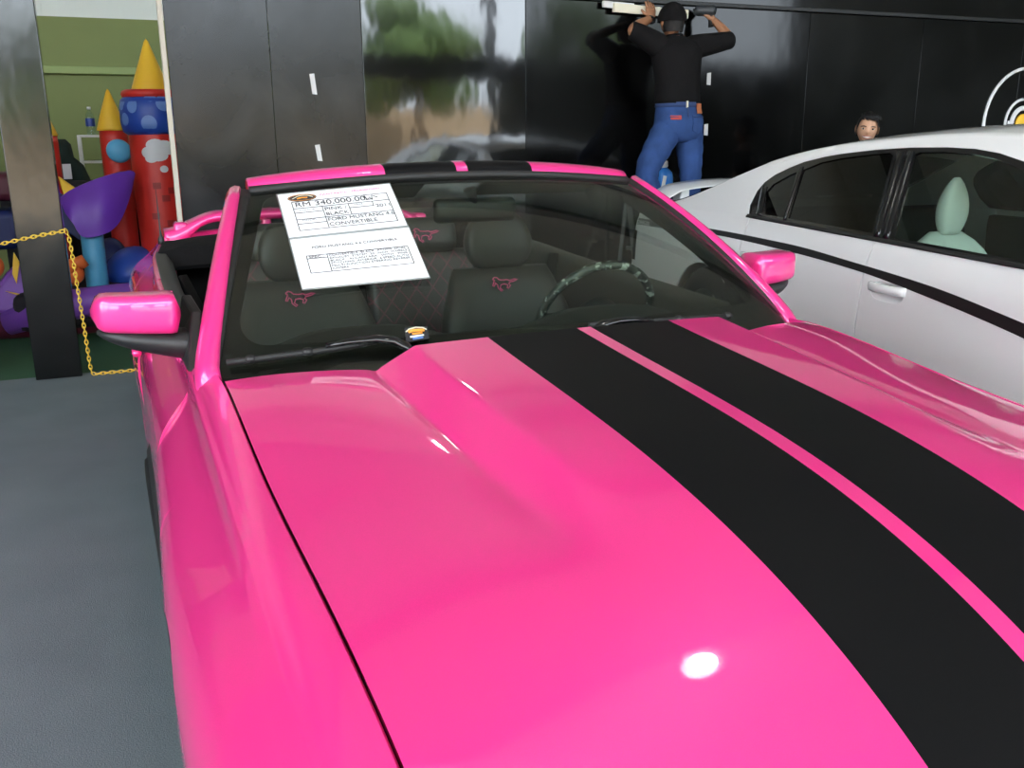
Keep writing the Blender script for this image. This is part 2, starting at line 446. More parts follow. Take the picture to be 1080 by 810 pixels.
def carpet():
    m, n, b = nt('grey_blue_carpet')
    tc = n.nodes.new('ShaderNodeTexCoord')
    t = n.nodes.new('ShaderNodeTexNoise'); t.inputs['Scale'].default_value = 260; t.inputs['Detail'].default_value = 3
    t2 = n.nodes.new('ShaderNodeTexNoise'); t2.inputs['Scale'].default_value = 3; t2.inputs['Detail'].default_value = 4
    n.links.new(tc.outputs['Object'], t.inputs['Vector']); n.links.new(tc.outputs['Object'], t2.inputs['Vector'])
    r = n.nodes.new('ShaderNodeValToRGB'); r.color_ramp.elements[0].position = .3; r.color_ramp.elements[1].position = .7
    r.color_ramp.elements[0].color = (.105, .130, .146, 1); r.color_ramp.elements[1].color = (.215, .255, .275, 1)
    f = math_(n, 'ADD', math_(n, 'MULTIPLY', t.outputs['Fac'], .8), math_(n, 'MULTIPLY', t2.outputs['Fac'], .2))
    n.links.new(f, r.inputs[0]); n.links.new(r.outputs[0], b.inputs['Base Color']); b.inputs['Roughness'].default_value = .95
    b.inputs['Specular IOR Level'].default_value = .1
    bp = n.nodes.new('ShaderNodeBump'); bp.inputs['Strength'].default_value = .5; bp.inputs['Distance'].default_value = .004
    n.links.new(t.outputs['Fac'], bp.inputs['Height']); n.links.new(bp.outputs['Normal'], b.inputs['Normal'])
    return m
M['carpet'] = carpet()
M['turf'] = mat('green_turf', (.018, .085, .035), .9, noise=.35, nscale=120, bump=.5, bscale=300)
M['green_wall'] = mat('olive_green_wall', (.21, .25, .085), .7, noise=.08, nscale=3)
M['green_rail'] = mat('light_green_rail', (.30, .38, .14), .6)
M['white_sheet'] = mat('white_corrugated_sheet', (.72, .76, .72), .5)
M['hall'] = mat('hall_ceiling_white', (.82, .83, .81), .7)
M['hall_wall'] = mat('hall_side_wall', (.20, .21, .18), .7)
M['steel'] = mat('dark_roof_steel', (.10, .10, .11), .6)
M['soil'] = mat('sunlit_yard', (.46, .36, .25), .9, noise=.3, nscale=1.5)
M['leaf'] = mat('tree_leaves', (.06, .11, .025), .8, noise=.5, nscale=6, bump=1, bscale=12)
M['bark'] = mat('bark', (.12, .08, .05), .9)
LAMPS = [(2.01, 8.14), (1.62, .55), (-.23, -.47)]
# ================================================================== pink convertible
car = empty('convertible_car', (0, 1.36, 0), 'bright pink convertible car with two matte black bonnet stripes and its top down', 'car')
CO = (0, 1.36, 0)
def cb(mb, name, m, parent=None, **k): return mb.build(name, m, parent or car, off=CO, **k)

zc_t = [(-1.0, .735), (-.93, .775), (-.87, .815), (-.80, .856), (-.75, .878), (-.685, .904), (-.606, .930), (-.517, .957), (-.399, .983), (-.262, 1.003), (-.088, 1.021), (.142, 1.037), (.39, 1.058), (.60, 1.07)]
zb_t = [(-1.0, .715), (-.87, .79), (-.75, .855), (-.6, .908), (-.44, .940), (-.37, .948), (-.25, .959), (-.1, .968), (.08, .977), (.28, .989), (.43, 1.0), (.6, 1.01)]
zs_t = [(-1.0, .70), (-.87, .78), (-.75, .842), (-.64, .874), (-.52, .891), (-.355, .908), (-.161, .925), (.061, .941), (.30, .961), (.541, .980), (.7, .992)]
xs_t = [(-1.0, .66), (-.72, .712), (-.64, .716), (-.3, .728), (.06, .739), (.541, .745), (.8, .748)]
xt_t = [(-.9, .29), (-.44, .315), (-.25, .338), (.05, .362), (.42, .375)]
xb_t = [(-.9, .35), (-.44, .385), (-.37, .405), (-.25, .42), (-.1, .43), (.08, .44), (.28, .452), (.43, .455)]
def yr(x): return lin([(0, .386), (.10, .388), (.25, .398), (.375, .415), (.455, .430), (.60, .483), (.745, .541)], abs(x))
def yf(x): return lerp(-.945, -.70, (abs(x)/.72)**2.2)
def zc_f(y): return 1.02727+.07753*y-.02893*y*y+.11287*y**3-.08877*y**4
def zs_f(y): return .93372+.08184*y+.08102*y*y-.00164*y**3-.25826*y**4
def zb_f(y): return .97318+.06225*y-.00508*y*y
def hz_raw(x, y):
    x = abs(x); xs = tab(xs_t, y); xt = .3605+.052*y-.042*y*y; xb = .4365+.052*y-.03*y*y
    zc, zs, zb = zc_f(y), zs_f(y), zb_f(y)
    crown = zc-(zc-zs)*(x/xs)**2
    zt = zc-.014
    if x < xt: z = zc-.014*(x/xt)**2
    elif x < xb: z = lerp(zt, zb, (x-xt)/(xb-xt))
    else:
        t = (x-xb)/(xs-xb); z = lerp(zb, zs, t)+.028*t*(1-t)
    return crown+(z-crown)*smooth((y+.66)/.50)-.0030*math.exp(-((x-xb-.004)/.009)**2)*smooth((y+.52)/.3)
def hz(x, y):
    w = lin([(-.65, .040), (-.45, .022), (-.25, .009), (0, .004), (.3, .0025)], y)
    s = 0; W = 0
    for k in range(-4, 5):
        g = math.exp(-(k/2.2)**2); s += g*hz_raw(x+k*w*.75, y); W += g
    return s/W
P = []
NU, NV = 320, 90
for i in range(NU+1):
    u = -1+2*i/NU; row = []
    for j in range(NV+1):
        v = j/NV
        x = u*tab(xs_t, lerp(.45, -.85, v)); x = u*tab(xs_t, lerp(yr(x), yf(x), v))
        y = lerp(yr(x), yf(x), v)
        z = hz(x, y)
        e = smooth((v-.93)/.07)
        row.append((x, y, z-.02*e*e))
    P.append(row)
hood = cb(MB().grid(P), 'hood', M['pink_striped'], solid=.018)

# ---- front fenders
shx_t = [(-1.0, .70), (-.8, .775), (-.6, .792), (-.3, .795), (.1, .797), (.6, .799), (.95, .80)]
shz_t = [(-1.0, .72), (-.75, .825), (-.5, .862), (-.3, .884), (-.1, .899), (.1, .907), (.25, .915), (.5, .930), (.68, .945), (.95, .956)]
def arch(y, y0, r, zc): 
    d = r*r-(y-y0)**2
    return zc+math.sqrt(d) if d > 0 else 0
def flank(y, z, flare):
    base = tab([(.10, .868), (.25, .885), (.40, .893), (.55, .905), (.66, .914), (.74, .908), (.80, .892), (.85, .866), (.89, .832), (.93, .802)], z)
    return base-(.02*(1-flare) if z > .6 else .02*(1-flare)*smooth((z-.2)/.4))
def fender(sgn):
    rows = []
    Y = [-.80+k*(.80+.802)/80 for k in range(81)]
    for y in Y:
        xs = tab(xs_t, y)+.002; zs = zs_f(y) if y < .541 else .9794-.03*(y-.541)
        if y > .62: xs = lerp(xs, .775, smooth((y-.62)/.18)); zs = lerp(zs, .962, smooth((y-.62)/.18))
        sx, sz = tab(shx_t, y), tab(shz_t, y)
        fl = math.exp(-(y/.55)**2)
        zl = max(.23, arch(y, 0, .385, .34))
        nose = smooth((-.45-y)/.5)
        row = [(xs-.001, zs-.035), (xs, zs-.005), (xs+.004, zs)]
        for k in range(1, 5):
            t = k/5; row.append((lerp(xs+.004, sx, t), lerp(zs, sz, t)+.006*4*t*(1-t)))
        row += [(sx-.004, sz+.0006), (sx-.0005, sz-.0004), (sx+.0025, sz-.005)]
        ztop = sz-.012
        for k in range(28):
            t = k/27; z = lerp(ztop, zl, t)
            f = flank(y, z, fl)
            # start from the shoulder, follow the flank
            zz = clamp((sz-z)/(.20)); xx = lerp(sx+.004, f, math.sin(zz*PI/2)**lerp(1.35, .80, math.exp(-((y+.28)/.30)**2)))
            row.append((max(sx+.003, xx)-.10*nose*nose, z))
        rows.append([(sgn*x, y, z) for x, z in row])
    return MB().grid(rows)
for s in (-1, 1):
    cb(fender(s), 'front_fender', M['pink'], solid=.01)
    # inner wing under the bonnet edge
# dark engine bay backing so the shut lines read dark
eb = MB().box((0, -.05, .60), (1.36, 1.05, .46), bev=.05)
cb(eb, 'engine_bay', M['cabin'])

# ---- doors, rear quarters
def sect_door(y, z):
    return flank(y, z, .25)-.004
def side_panel(y0, y1, belt, sgn, n=40, wheel=None, hip=0.0, zlow=.42):
    rows = []
    for k in range(n+1):
        y = lerp(y0, y1, k/n); bx, bz = belt(y); h = hip(y) if callable(hip) else hip
        zl = max(zlow(y) if callable(zlow) else zlow, arch(y, wheel, .385, .34) if wheel is not None else 0)
        row = [(bx-.03, bz-.015), (bx-.018, bz-.002), (bx-.006, bz)]
        for q in range(24):
            t = q/23; z = lerp(bz-.006, zl, t)
            f = flank(y, z, .25)-.004+h*smooth((.92-z)/.3)
            zz = clamp((bz-z)/(.17)); xx = lerp(bx+.003, f, math.sin(zz*PI/2)**.9)
            row.append((max(bx+.002, xx), z))
        rows.append([(sgn*x, y, z) for x, z in row])
    return MB().grid(rows)
belt_d = lambda y: (lerp(.800, .806, (y-.8)/1.2), lerp(.957, .992, (y-.8)/1.2))
def belt_q(y):
    return (tab([(2.0, .806), (2.5, .800), (2.9, .765), (3.3, .735), (3.72, .70)], y), tab([(2.0, .992), (2.4, 1.012), (2.9, 1.022), (3.4, 1.005), (3.72, .985)], y))
for s in (-1, 1):
    d = cb(side_panel(.808, 2.04, belt_d, s), 'door', M['pink'], solid=.012)
    h = MB().box((s*.899, 1.83, .80), (.03, .17, .026), bev=.012)
    cb(h, 'door_handle', M['pink'], d)
    st = MB(); rows = []
    for k in range(21):
        y = lerp(.50, 2.04, k/20); rows.append([(s*(flank(y, z, .25)+.004+.012*(z < .40)), y, z) for z in (.425, .41, .38, .34, .30, .26)])
    tag(cb(st.grid(rows), 'painted_sill_shade', M['black_vinyl'], solid=.008), 'black band along the sill, painted for its shade and dark reflection')  # black band puts the lower door's shade and dark reflection into colour
    sk = MB(); rows = []
    for k in range(31):
        y = lerp(.42, 2.33, k/30); b = .01*smooth((y-1.2)/1)
        rows.append([(s*(x+b), y, z) for x, z in ((.885, .27), (.902, .255), (.905, .22), (.895, .17), (.86, .15))])
    cb(sk.grid(rows), 'side_skirt', M['black_vinyl'], solid=.01)
    hipf = lambda y: .022*math.exp(-((y-2.62)/.5)**2)
    cb(side_panel(2.048, 3.74, belt_q, s, n=60, wheel=2.72, hip=hipf, zlow=lambda y: .27 if y < 3.0 else lerp(.27, .40, (y-3)/.74)), 'rear_quarter_panel', M['pink'], solid=.012)
# antenna on the rear wing, camera left
an = MB(); an.lathe([(.014, -.01), (.013, .02), (.006, .035), (.0035, .06), (.0025, .16), (.0012, .235)], (-.742, 2.98, 1.022), V((0, .12, 1)), 12)
cb(an, 'antenna', M['black_plastic'])
# trunk deck
rows = []
for i in range(33):
    u = -1+2*i/32; row = []
    for j in range(21):
        y = lerp(3.02, 3.74, j/20); bx, bz = belt_q(y)
        row.append((u*(bx-.03), y, bz-.014+.035*(1-u*u)))
    rows.append(row)
cb(MB().grid(rows), 'trunk_lid', M['pink_striped'], solid=.015)
# tail panel and bumper
rows = []
for i in range(33):
    u = -1+2*i/32; row = []
    for z in (.99, .975, .93, .85, .72, .66, .60, .50, .42, .36):
        bul = lin([(.36, .02), (.50, .085), (.62, .095), (.66, .04), (.85, 0), (.99, -.02)], z)
        w = lin([(.36, .78), (.6, .86), (.85, .80), (.99, .69)], z)
        row.append((u*w, 3.75+bul-.12*u**4, z+.035*(1-u*u)*(z > .95)))
    rows.append(row)
cb(MB().grid(rows), 'rear_bumper', M['pink'], solid=.015)
for s in (-1, 1):
    for k in range(3):
        cb(MB().box((s*(.42+.11*k), 3.765-.02*k, .80), (.075, .03, .14), bev=.012), 'tail_lamp', M['red'])
# spoiler
sp_o = []
rows = []
for i in range(49):
    x = -.70+1.40*i/48; a = abs(x)/.70
    top = 1.118-.012*a*a-.075*smooth((a-.62)/.38); hgt = .055+.05*smooth((a-.72)/.22)
    c = 3.60+.03*a*a
    rows.append([(x, c-.10, top-.02), (x, c-.06, top-.004), (x, c+.02, top), (x, c+.075, top-.004), (x, c+.085, top-.02), (x, c+.04, top-.04), (x, c-.04, top-hgt), (x, c-.09, top-hgt+.012)])
m_ = MB(); m_.ring_loft(rows)
for s in (-1, 1):
    m_.box((s*.62, 3.61, 1.015), (.07, .14, .10), bev=.02); m_.box((s*.20, 3.61, 1.035), (.05, .10, .10), bev=.02)
cb(m_, 'rear_spoiler', M['pink'])

# ---- nose: fascia, grille, lamps
rows = []
for i in range(41):
    u = -1+2*i/40; row = []
    for z, fw, w in ((.865, 0, .70), (.82, .045, .74), (.76, .07, .79), (.68, .085, .84), (.60, .10, .87), (.50, .13, .885), (.40, .13, .885), (.30, .11, .87), (.22, .07, .84)):
        x = u*w; y = -.93-fw+.30*abs(u)**2.6
        zz = z-(.10-.0*u)*(z > .8)*(1-abs(u)**2)*.9
        row.append((x, y, zz))
    rows.append(row)
cb(MB().grid(rows), 'front_bumper', M['pink'], solid=.02)
gr = MB()
gr.box((0, -1.035, .63), (1.02, .05, .20), bev=.02)
grille = cb(gr, 'grille', M['black_plastic'])
for s in (-1, 1):
    hl = MB(); hl.lathe([(.005, .035), (.05, .03), (.085, .015), (.092, -.02)], (s*.62, -.965, .67), V((s*.25, -1, 0)), 28)
    cb(hl, 'headlight', M['chrome'])

# ---- windscreen
def G(u, v, n=0.0):
    b = V((.765*u, .63-.18*(1-u*u), .965+.015*(1-u*u))); t = V((.585*u, 1.235-.08*(1-u*u), 1.325+.035*(1-u*u)))
    p = b.lerp(t, v); w = .03*4*v*(1-v)+n
    return p+V((0, -.5, .85))*w
def Gn(u, v):
    e = .003
    return (G(u+e, v)-G(u-e, v)).cross(G(u, v+e)-G(u, v-e)).normalized()
P = [[G(-1+2*i/48, j/24) for j in range(25)] for i in range(49)]
ws = cb(MB().grid(P), 'windscreen', M['glass'], solid=.005)
# black ceramic border under the glass: frame with rounded inner corners, drawn in glass coordinates
inner = []
def corner(cx, cy, rx, ry, a0):
    return [(cx+rx*math.cos(a0+PI/2*k/8), cy+ry*math.sin(a0+PI/2*k/8)) for k in range(9)]
inner += corner(.86, .25, .085, .12, -PI/2)+corner(.86, .88, .06, .07, 0)+corner(-.86, .88, .06, .07, PI/2)+corner(-.86, .25, .085, .12, PI)
panel('windscreen_border', [(-1, 0), (1, 0), (1, 1), (-1, 1)], [inner], lambda u, v: G(u, v, -.008)-V(CO), M['frit'], car, step=.05, edge=.04, solid=.002, outward=(0, -.5, .85))

# pillars
def pillar(sgn):
    rings = []; 
    for k in range(15):
        v = lerp(-.035, 1, k/14); E = G(sgn, v, .0); sh = lerp(-.008, .016, clamp(v))-.016*smooth((.06-v)/.09)
        t = (G(sgn, min(1, v+.02))-G(sgn, max(0, v-.02))).normalized()
        n = V((0, -.5, .85)); n = (n-t*n.dot(t)).normalized()
        o = t.cross(n).normalized()*1.0
        if o.x*sgn < 0: o = -o
        w = lerp(1.12, .80, clamp(v))
        top = smooth((v-.9)/.1)*.010
        prof = [(-.005, .004), (.001, .012), (.018, .013), (.032, .005), (.043, -.012), (.046, -.034), (.038, -.058), (.012, -.070), (-.003, -.04)]
        rings.append([E+o*(a*w+sh)+n*b for a, b in prof])
    return rings
for s in (-1, 1):
    r = pillar(s)
    # foot of the pillar flows into the wing
    cb(MB().ring_loft(r), 'windscreen_pillar', M['pink'])
    rub = []
    for k in range(15):
        v = k/14; E = G(s, v); t = (G(s, min(1, v+.02))-G(s, max(0, v-.02))).normalized(); n = V((0, -.5, .85)); n = (n-t*n.dot(t)).normalized(); o = t.cross(n).normalized()
        if o.x*s < 0: o = -o
        sh = lerp(-.008, .016, v); rub.append([E+o*(a+(sh if a > -.005 else 0))+n*b for a, b in ((-.015, .001), (-.013, .004), (-.008, .006), (.000, .006), (.000, -.014), (-.012, -.014))])
    cb(MB().ring_loft(rub), 'windscreen_seal', M['black_rubber'])
    tr = []
    for k in range(15):
        v = k/14; E = G(s, v); t = (G(s, min(1, v+.02))-G(s, max(0, v-.02))).normalized(); n = V((0, -.5, .85)); n = (n-t*n.dot(t)).normalized(); o = t.cross(n).normalized()
        if o.x*s < 0: o = -o
        tr.append([E+o*a+n*b for a, b in ((-.014, -.012), (.000, -.012), (.014, -.050), (.016, -.070), (.002, -.074), (-.013, -.036))])
    cb(MB().ring_loft(tr), 'pillar_trim', M['black_plastic'])
# header rail
rings = []
for k in range(49):
    u = -.985+1.97*k/48; E = G(u, 1.0); a = abs(u)
    sc = 1-.12*a**6
    rings.append([E+V((0, dy, dz))*sc for dy, dz in ((-.012, -.008), (-.014, .008), (-.004, .022), (.012, .031), (.040, .036), (.075, .030), (.085, .010), (.06, -.014), (.01, -.016))])
cb(MB().ring_loft(rings), 'header_rail', M['pink_striped'])
rings = []
for k in range(41):
    u = -.985+1.97*k/40; E = G(u, .985)
    rings.append([E+V((0, dy, dz)) for dy, dz in ((-.012, .006), (.002, .016), (.012, .012), (.01, -.01), (-.008, -.006))])
cb(MB().ring_loft(rings), 'header_seal', M['black_rubber'])
# sun visors folded against the header
for s in (-1, 1):
    vis = MB().box((s*.28, 1.26, 1.318), (.38, .13, .018), rot=Matrix.Rotation(-.35, 3, 'X'), bev=.008)
    cb(vis, 'sun_visor', M['leather'])
# cowl
rows = []
for i in range(41):
    u = -1+2*i/40; x = u*.765; g0 = G(u, .0); g1 = G(u, .10, .004)
    y0 = yr(min(.745, abs(x)))-.05; zz = hz(min(abs(x), .74), y0)-.045 if abs(x) < .74 else .935
    rows.append([(x, y0, zz-.02), (x, lerp(y0, g0.y, .5), min(zz, g0.z)-.02), (x, g0.y+.01, g0.z-.006), tuple(g1-V((0, -.5, .85))*.012)])
cb(MB().grid(rows), 'cowl', M['black_plastic'], solid=.01)
# wipers
def wiper(pts, arm, hub):
    m = MB()
    for a in range(len(pts)-1): pass
    m.tube([G(u, v, .016) for u, v in pts], [.0075]*len(pts), 8)
    root = cb(m, 'wiper_blade', M['black_rubber'], None)
    for u, v in pts[1::2]: cb(MB().ball(G(u, v, .018), (.013, .012, .010), seg=10, rings=6), 'blade_clip', M['black_plastic'], root)
    ar = MB(); ar.tube([G(u, v, w) for u, v, w in arm], [r for r in lerp_r(len(arm))], 10, flatten=.55)
    cb(ar, 'wiper_arm', M['black_gloss'], root)
    return root
def lerp_r(n): return [lerp(.012, .022, k/(n-1)) for k in range(n)]
wiper([(-.962, .040), (-.90, .047), (-.83, .056), (-.75, .064), (-.67, .074), (-.60, .086), (-.56, .092)], [(-.70, .078, .022), (-.64, .084, .026), (-.56, .088, .026), (-.51, .082, .022), (-.478, .068, .012), (-.45, .05, -.005)], None)
wiper([(.10, .088), (.20, .085), (.32, .078), (.44, .070), (.56, .062), (.66, .056)], [(.33, .082, .016), (.26, .088, .020), (.20, .090, .020), (.14, .086, .016), (.10, .07, .008), (.07, .05, -.005)], None)

# ---- mirrors
def mirror(s):
    # shell: rounded box section lofted outward
    rings_t = []; rings_b = []
    for k in range(17):
        t = k/16; x = lerp(.800, .993, t)
        fade = max(0.0, 1-(max(0, t-.80)/.203)**2.6)**.5; fin = max(.0, 1-(max(0, .10-t)/.102)**2.4)**.5; sc = max(.12, fade*fin)
        top = lerp(1.121, 1.119, t); bot = lerp(1.025, 1.035, t)
        mid = (top+bot)/2; hh = (top-bot)/2*sc; yc = .885; dd = .055*max(.35, sc)
        ring = []
        for q in range(32):
            a = 2*PI*(q+.5)/32; c, sn = math.cos(a), math.sin(a)
            px = math.copysign(abs(c)**.42, c)*dd; pz = math.copysign(abs(sn)**.42, sn)*hh
            sweep = .055*t*t
            ring.append(V((s*x, yc+px+sweep, mid+pz)))
        rings_t.append(ring)
    m = MB().ring_loft(rings_t)
    root = cb(m, 'door_mirror', M['pink'])
    low = []
    for k in range(17):
        t = k/16; x = lerp(.775, .985, t)
        fade = math.sqrt(max(0.0, 1-(max(0, t-.6)/.405)**2)); sc = max(.1, fade)
        top = lerp(1.030, 1.046, t); bot = lerp(.955, 1.010, t); 
        ring = []
        for q in range(16):
            a = 2*PI*q/16; c, sn = math.cos(a), math.sin(a)
            ring.append(V((s*x, .885+math.copysign(abs(c)**.6, c)*.052*max(.3, sc)+.055*t*t, (top+bot)/2+sn*(top-bot)/2*sc)))
        low.append(ring)
    tag(cb(MB().ring_loft(low), 'mirror_base', M['black_plastic'], root), 'black lower half of the mirror')
    gl = MB().box((s*.90, .950, 1.072), (.15, .006, .062), bev=.003)
    cb(gl, 'mirror_glass', M['chrome'], root)
    sail = MB().prism([(s*.782, .76, .955), (s*.792, .98, .972), (s*.768, .96, 1.10), (s*.752, .88, 1.07)], (s*.022, 0, 0))
    cb(sail, 'mirror_sail', M['black_plastic'], root, bevel=.004)
for s in (-1, 1): mirror(s)

# ---- cabin
tub = MB()
tub.box((0, 1.75, .22), (1.5, 2.3, .04)); tub.box((0, .72, .60), (1.48, .04, .70)); tub.box((0, 2.80, .62), (1.40, .05, .62))
cb(tub, 'cabin_floor', M['cabin'])
for s in (-1, 1):
    rows = []
    for k in range(21):
        y = lerp(.80, 2.65, k/20); bx, bz = belt_d(min(y, 2.04)) if y < 2.04 else belt_q(y)
        rows.append([(s*(bx-.012), y, bz+.004), (s*(bx-.05), y, bz+.002), (s*(bx-.075), y, bz-.03), (s*(bx-.07), y, .75), (s*(bx-.11), y, .62), (s*(bx-.09), y, .40), (s*(bx-.08), y, .25)])
    cb(MB().grid(rows), 'door_card', M['leather'], solid=.01)
# dashboard
rows = []
for i in range(49):
    u = -1+2*i/48; x = u*.71
    eye = .045*math.exp(-((abs(x)-.36)/.20)**4)
    base = G(clamp(x/.755, -1, 1), .05)
    pr = [(base.y-.0, base.z-.07), (base.y+.10, .935), (.80, .935+eye*.5), (.92, .945+eye), (1.00, .935+eye), (1.03, .90+eye*.5), (1.00, .86), (1.00, .74), (1.06, .66), (.98, .56), (.75, .5)]
    rows.append([(x, y, z) for y, z in pr])
cb(MB().grid(rows), 'dashboard', M['dash'], solid=.01)
cb(MB().box((0, 1.45, .50), (.20, .95, .22), bev=.04), 'centre_console', M['leather'])
# steering wheel
SC = V((.395, 1.08, .928)); AX = V((0, .90, .43)).normalized()
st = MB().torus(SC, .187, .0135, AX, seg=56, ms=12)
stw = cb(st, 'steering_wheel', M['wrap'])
hub = MB().lathe([(.0, .02), (.06, .018), (.075, 0), (.06, -.03), (.03, -.05)], SC, AX, 24)
up = V((0, -.43, .90)).normalized()
for a in (0.15, PI-.15, 1.5*PI):
    d = V((1, 0, 0))*math.cos(a)+up*math.sin(a); hub.tube([SC, SC+d*.17], [.02, .012], 8, flatten=.5)
hub.tube([SC-AX*.03, SC-AX*.22], [.035, .04], 12)
cb(hub, 'wheel_hub', M['black_plastic'], stw)
# rear-view mirror
rv = MB().box((.032, 1.135, 1.260), (.250, .035, .068), bev=.03)
rvm = cb(rv, 'rear_view_mirror', M['black_plastic'])
stalk = MB().tube([(.03, 1.13, 1.278), (.02, 1.125, 1.30), (.012, 1.12, 1.318)], [.012, .014, .02], 10)
cb(stalk, 'mirror_stalk', M['black_plastic'], rvm)

# pony stitched emblem (outline of a running horse)
HORSE = [(-.50, .18), (-.40, .26), (-.30, .24), (-.20, .14), (0, .12), (.16, .14), (.24, .08), (.50, .14), (.62, .12), (.48, .06), (.28, .02), (.20, -.04), (.28, -.12), (.18, -.24), (.12, -.22), (.16, -.10), (.02, -.04), (-.14, -.06), (-.20, -.20), (-.08, -.30), (-.14, -.34), (-.28, -.22), (-.30, -.06), (-.38, .02), (-.46, -.12), (-.52, -.10), (-.46, .04), (-.42, .14)]
def pony(parent, c, ex, ey, w):
    ex = V(ex).normalized(); ey = V(ey).normalized(); m = MB(); n = ex.cross(ey)
    pts = [V(c)+ex*a*w+ey*b*w+n*.002 for a, b in HORSE]
    pts.append(pts[0]); m.tube(pts, .0022, 6)
    tag(cb(m, 'embroidered_pony', M['pink_thread'], parent), 'pink stitched running horse')

def squircle(c, w, d, h, n=20, pw=.45):
    return None
def seat(x, y, w=.50):
    # cushion
    cu = MB().box((x, y-.28, .47), (w, .52, .16), rot=Matrix.Rotation(.10, 3, 'X'), bev=.06)
    root = cb(cu, 'front_seat', M['leather'])
    rings = []
    for k in range(13):
        t = k/12; z = lerp(.48, 1.005, t); yy = y-.02+.14*t; ww = (w*.5)*(1-.22*smooth((t-.55)/.45)); 
        dep = .075*(1-.35*t); ring = []
        if t > .93: ww *= .93; dep *= .7
        for q in range(24):
            a = 2*PI*q/24; c, s = math.cos(a), math.sin(a)
            px = math.copysign(abs(c)**.5, c)*ww; py = math.copysign(abs(s)**.6, s)*dep
            if s < 0: py -= .035*smooth((abs(px)/ww-.55)/.3)*(1-smooth((t-.75)/.2))
            ring.append((x+px, yy+py, z))
        rings.append(ring)
    cb(MB().ring_loft(rings), 'backrest', M['leather'], root)
    hr = []
    for k in range(13):
        t = k/12; z = lerp(1.005, 1.190, t); sc = math.sin(PI*clamp(.10+.80*t))**.35
        ring = []
        for q in range(24):
            a = 2*PI*q/24; c, s = math.cos(a), math.sin(a)
            ring.append((x+math.copysign(abs(c)**.5, c)*lerp(.135, .118, t)*sc, y+.135+.02*t+math.copysign(abs(s)**.6, s)*.052*sc, z))
        hr.append(ring)
    cb(MB().ring_loft(hr), 'headrest', M['leather'], root)
    for s in (-1, 1):
        cb(MB().tube([(x+s*.05, y+.125, .985), (x+s*.05, y+.135, 1.05)], .006, 8), 'headrest_post', M['chrome'], root)
    pony(root, (x-.02, y+.045-.005, .958), (1, 0, 0), (0, .26, 1), .085)
    return root
seat(-.37, 1.62); seat(.355, 1.62)
# rear bench with quilted back
for s in (-1, 1):
    b = MB().box((s*.31, 2.12, .52), (.56, .46, .16), rot=Matrix.Rotation(.15, 3, 'X'), bev=.06)
    root = cb(b, 'rear_seat', M['leather'])
    rot = Matrix.Rotation(-.28, 3, 'X')
    bk = MB().box((s*.31, 2.42, .76), (.56, .12, .48), rot=rot, bev=.05)
    q = cb(bk, 'quilted_backrest', M['quilt'], root)
    cb(MB().box((s*.29, 2.47, 1.055), (.30, .10, .155), rot=rot, bev=.045), 'headrest', M['leather'], root)
    pony(root, (s*.285, 2.413, 1.065), (1, 0, 0), (0, .28, 1), .10)
# folded soft top under its boot
rows = []
for i in range(33):
    u = -1+2*i/32; row = []
    for j in range(15):
        t = j/14; y = lerp(2.52, 3.08, t); bx, bz = belt_q(y)
        row.append((u*(bx-.02), y, bz+.004+.045*math.sin(PI*clamp(t*.9+.08))*(1-u**6)-.05*(1-smooth(t/.15))))
    rows.append(row)
cb(MB().grid(rows), 'folded_soft_top', M['black_cloth'], solid=.02)
# seat belts
for s in (-1, 1):
    cb(MB().tube([(s*.72, 2.06, 1.0), (s*.68, 2.02, .90), (s*.66, 1.95, .70), (s*.64, 1.85, .45)], .022, 8, flatten=.15), 'seat_belt', M['black_cloth'])

# ---- wheels
def wheel(x, y, s, name, par, build, R=.35, w=.235, zc=None):
    zc = R if zc is None else zc
    m = MB(); m.lathe([(R*.66, -w/2), (R*.9, -w/2), (R*.985, -w/2+.025), (R, -w/2+.06), (R, w/2-.06), (R*.985, w/2-.025), (R*.9, w/2), (R*.66, w/2), (R*.64, 0)], (x, y, zc), V((s, 0, 0)), 48)
    t = build(m, name, M['black_rubber'])
    r = MB(); r.lathe([(R*.67, w/2-.02), (R*.64, w/2-.01), (R*.62, w/2-.04), (R*.6, -w/2+.02), (.05, -w/2+.02)], (x, y, zc), V((s, 0, 0)), 48)
    for k in range(5):
        a = 2*PI*k/5; d = V((0, math.cos(a), math.sin(a))); c = V((x, y, zc))+V((s, 0, 0))*(w/2-.03)
        r.tube([c, c+d*R*.64], [.05, .032], 10, flatten=.45, up=V((1, 0, 0)))
    r.lathe([(.0, .02), (.05, .015), (.06, -.02)], V((x, y, zc))+V((s, 0, 0))*(w/2-.02), V((s, 0, 0)), 24)
    build(r, 'alloy_rim', M['alloy'], t)
for x, y in ((-.765, 0), (.765, 0), (-.77, 2.72), (.77, 2.72)):
    wheel(x, y, math.copysign(1, x), 'wheel', car, cb)
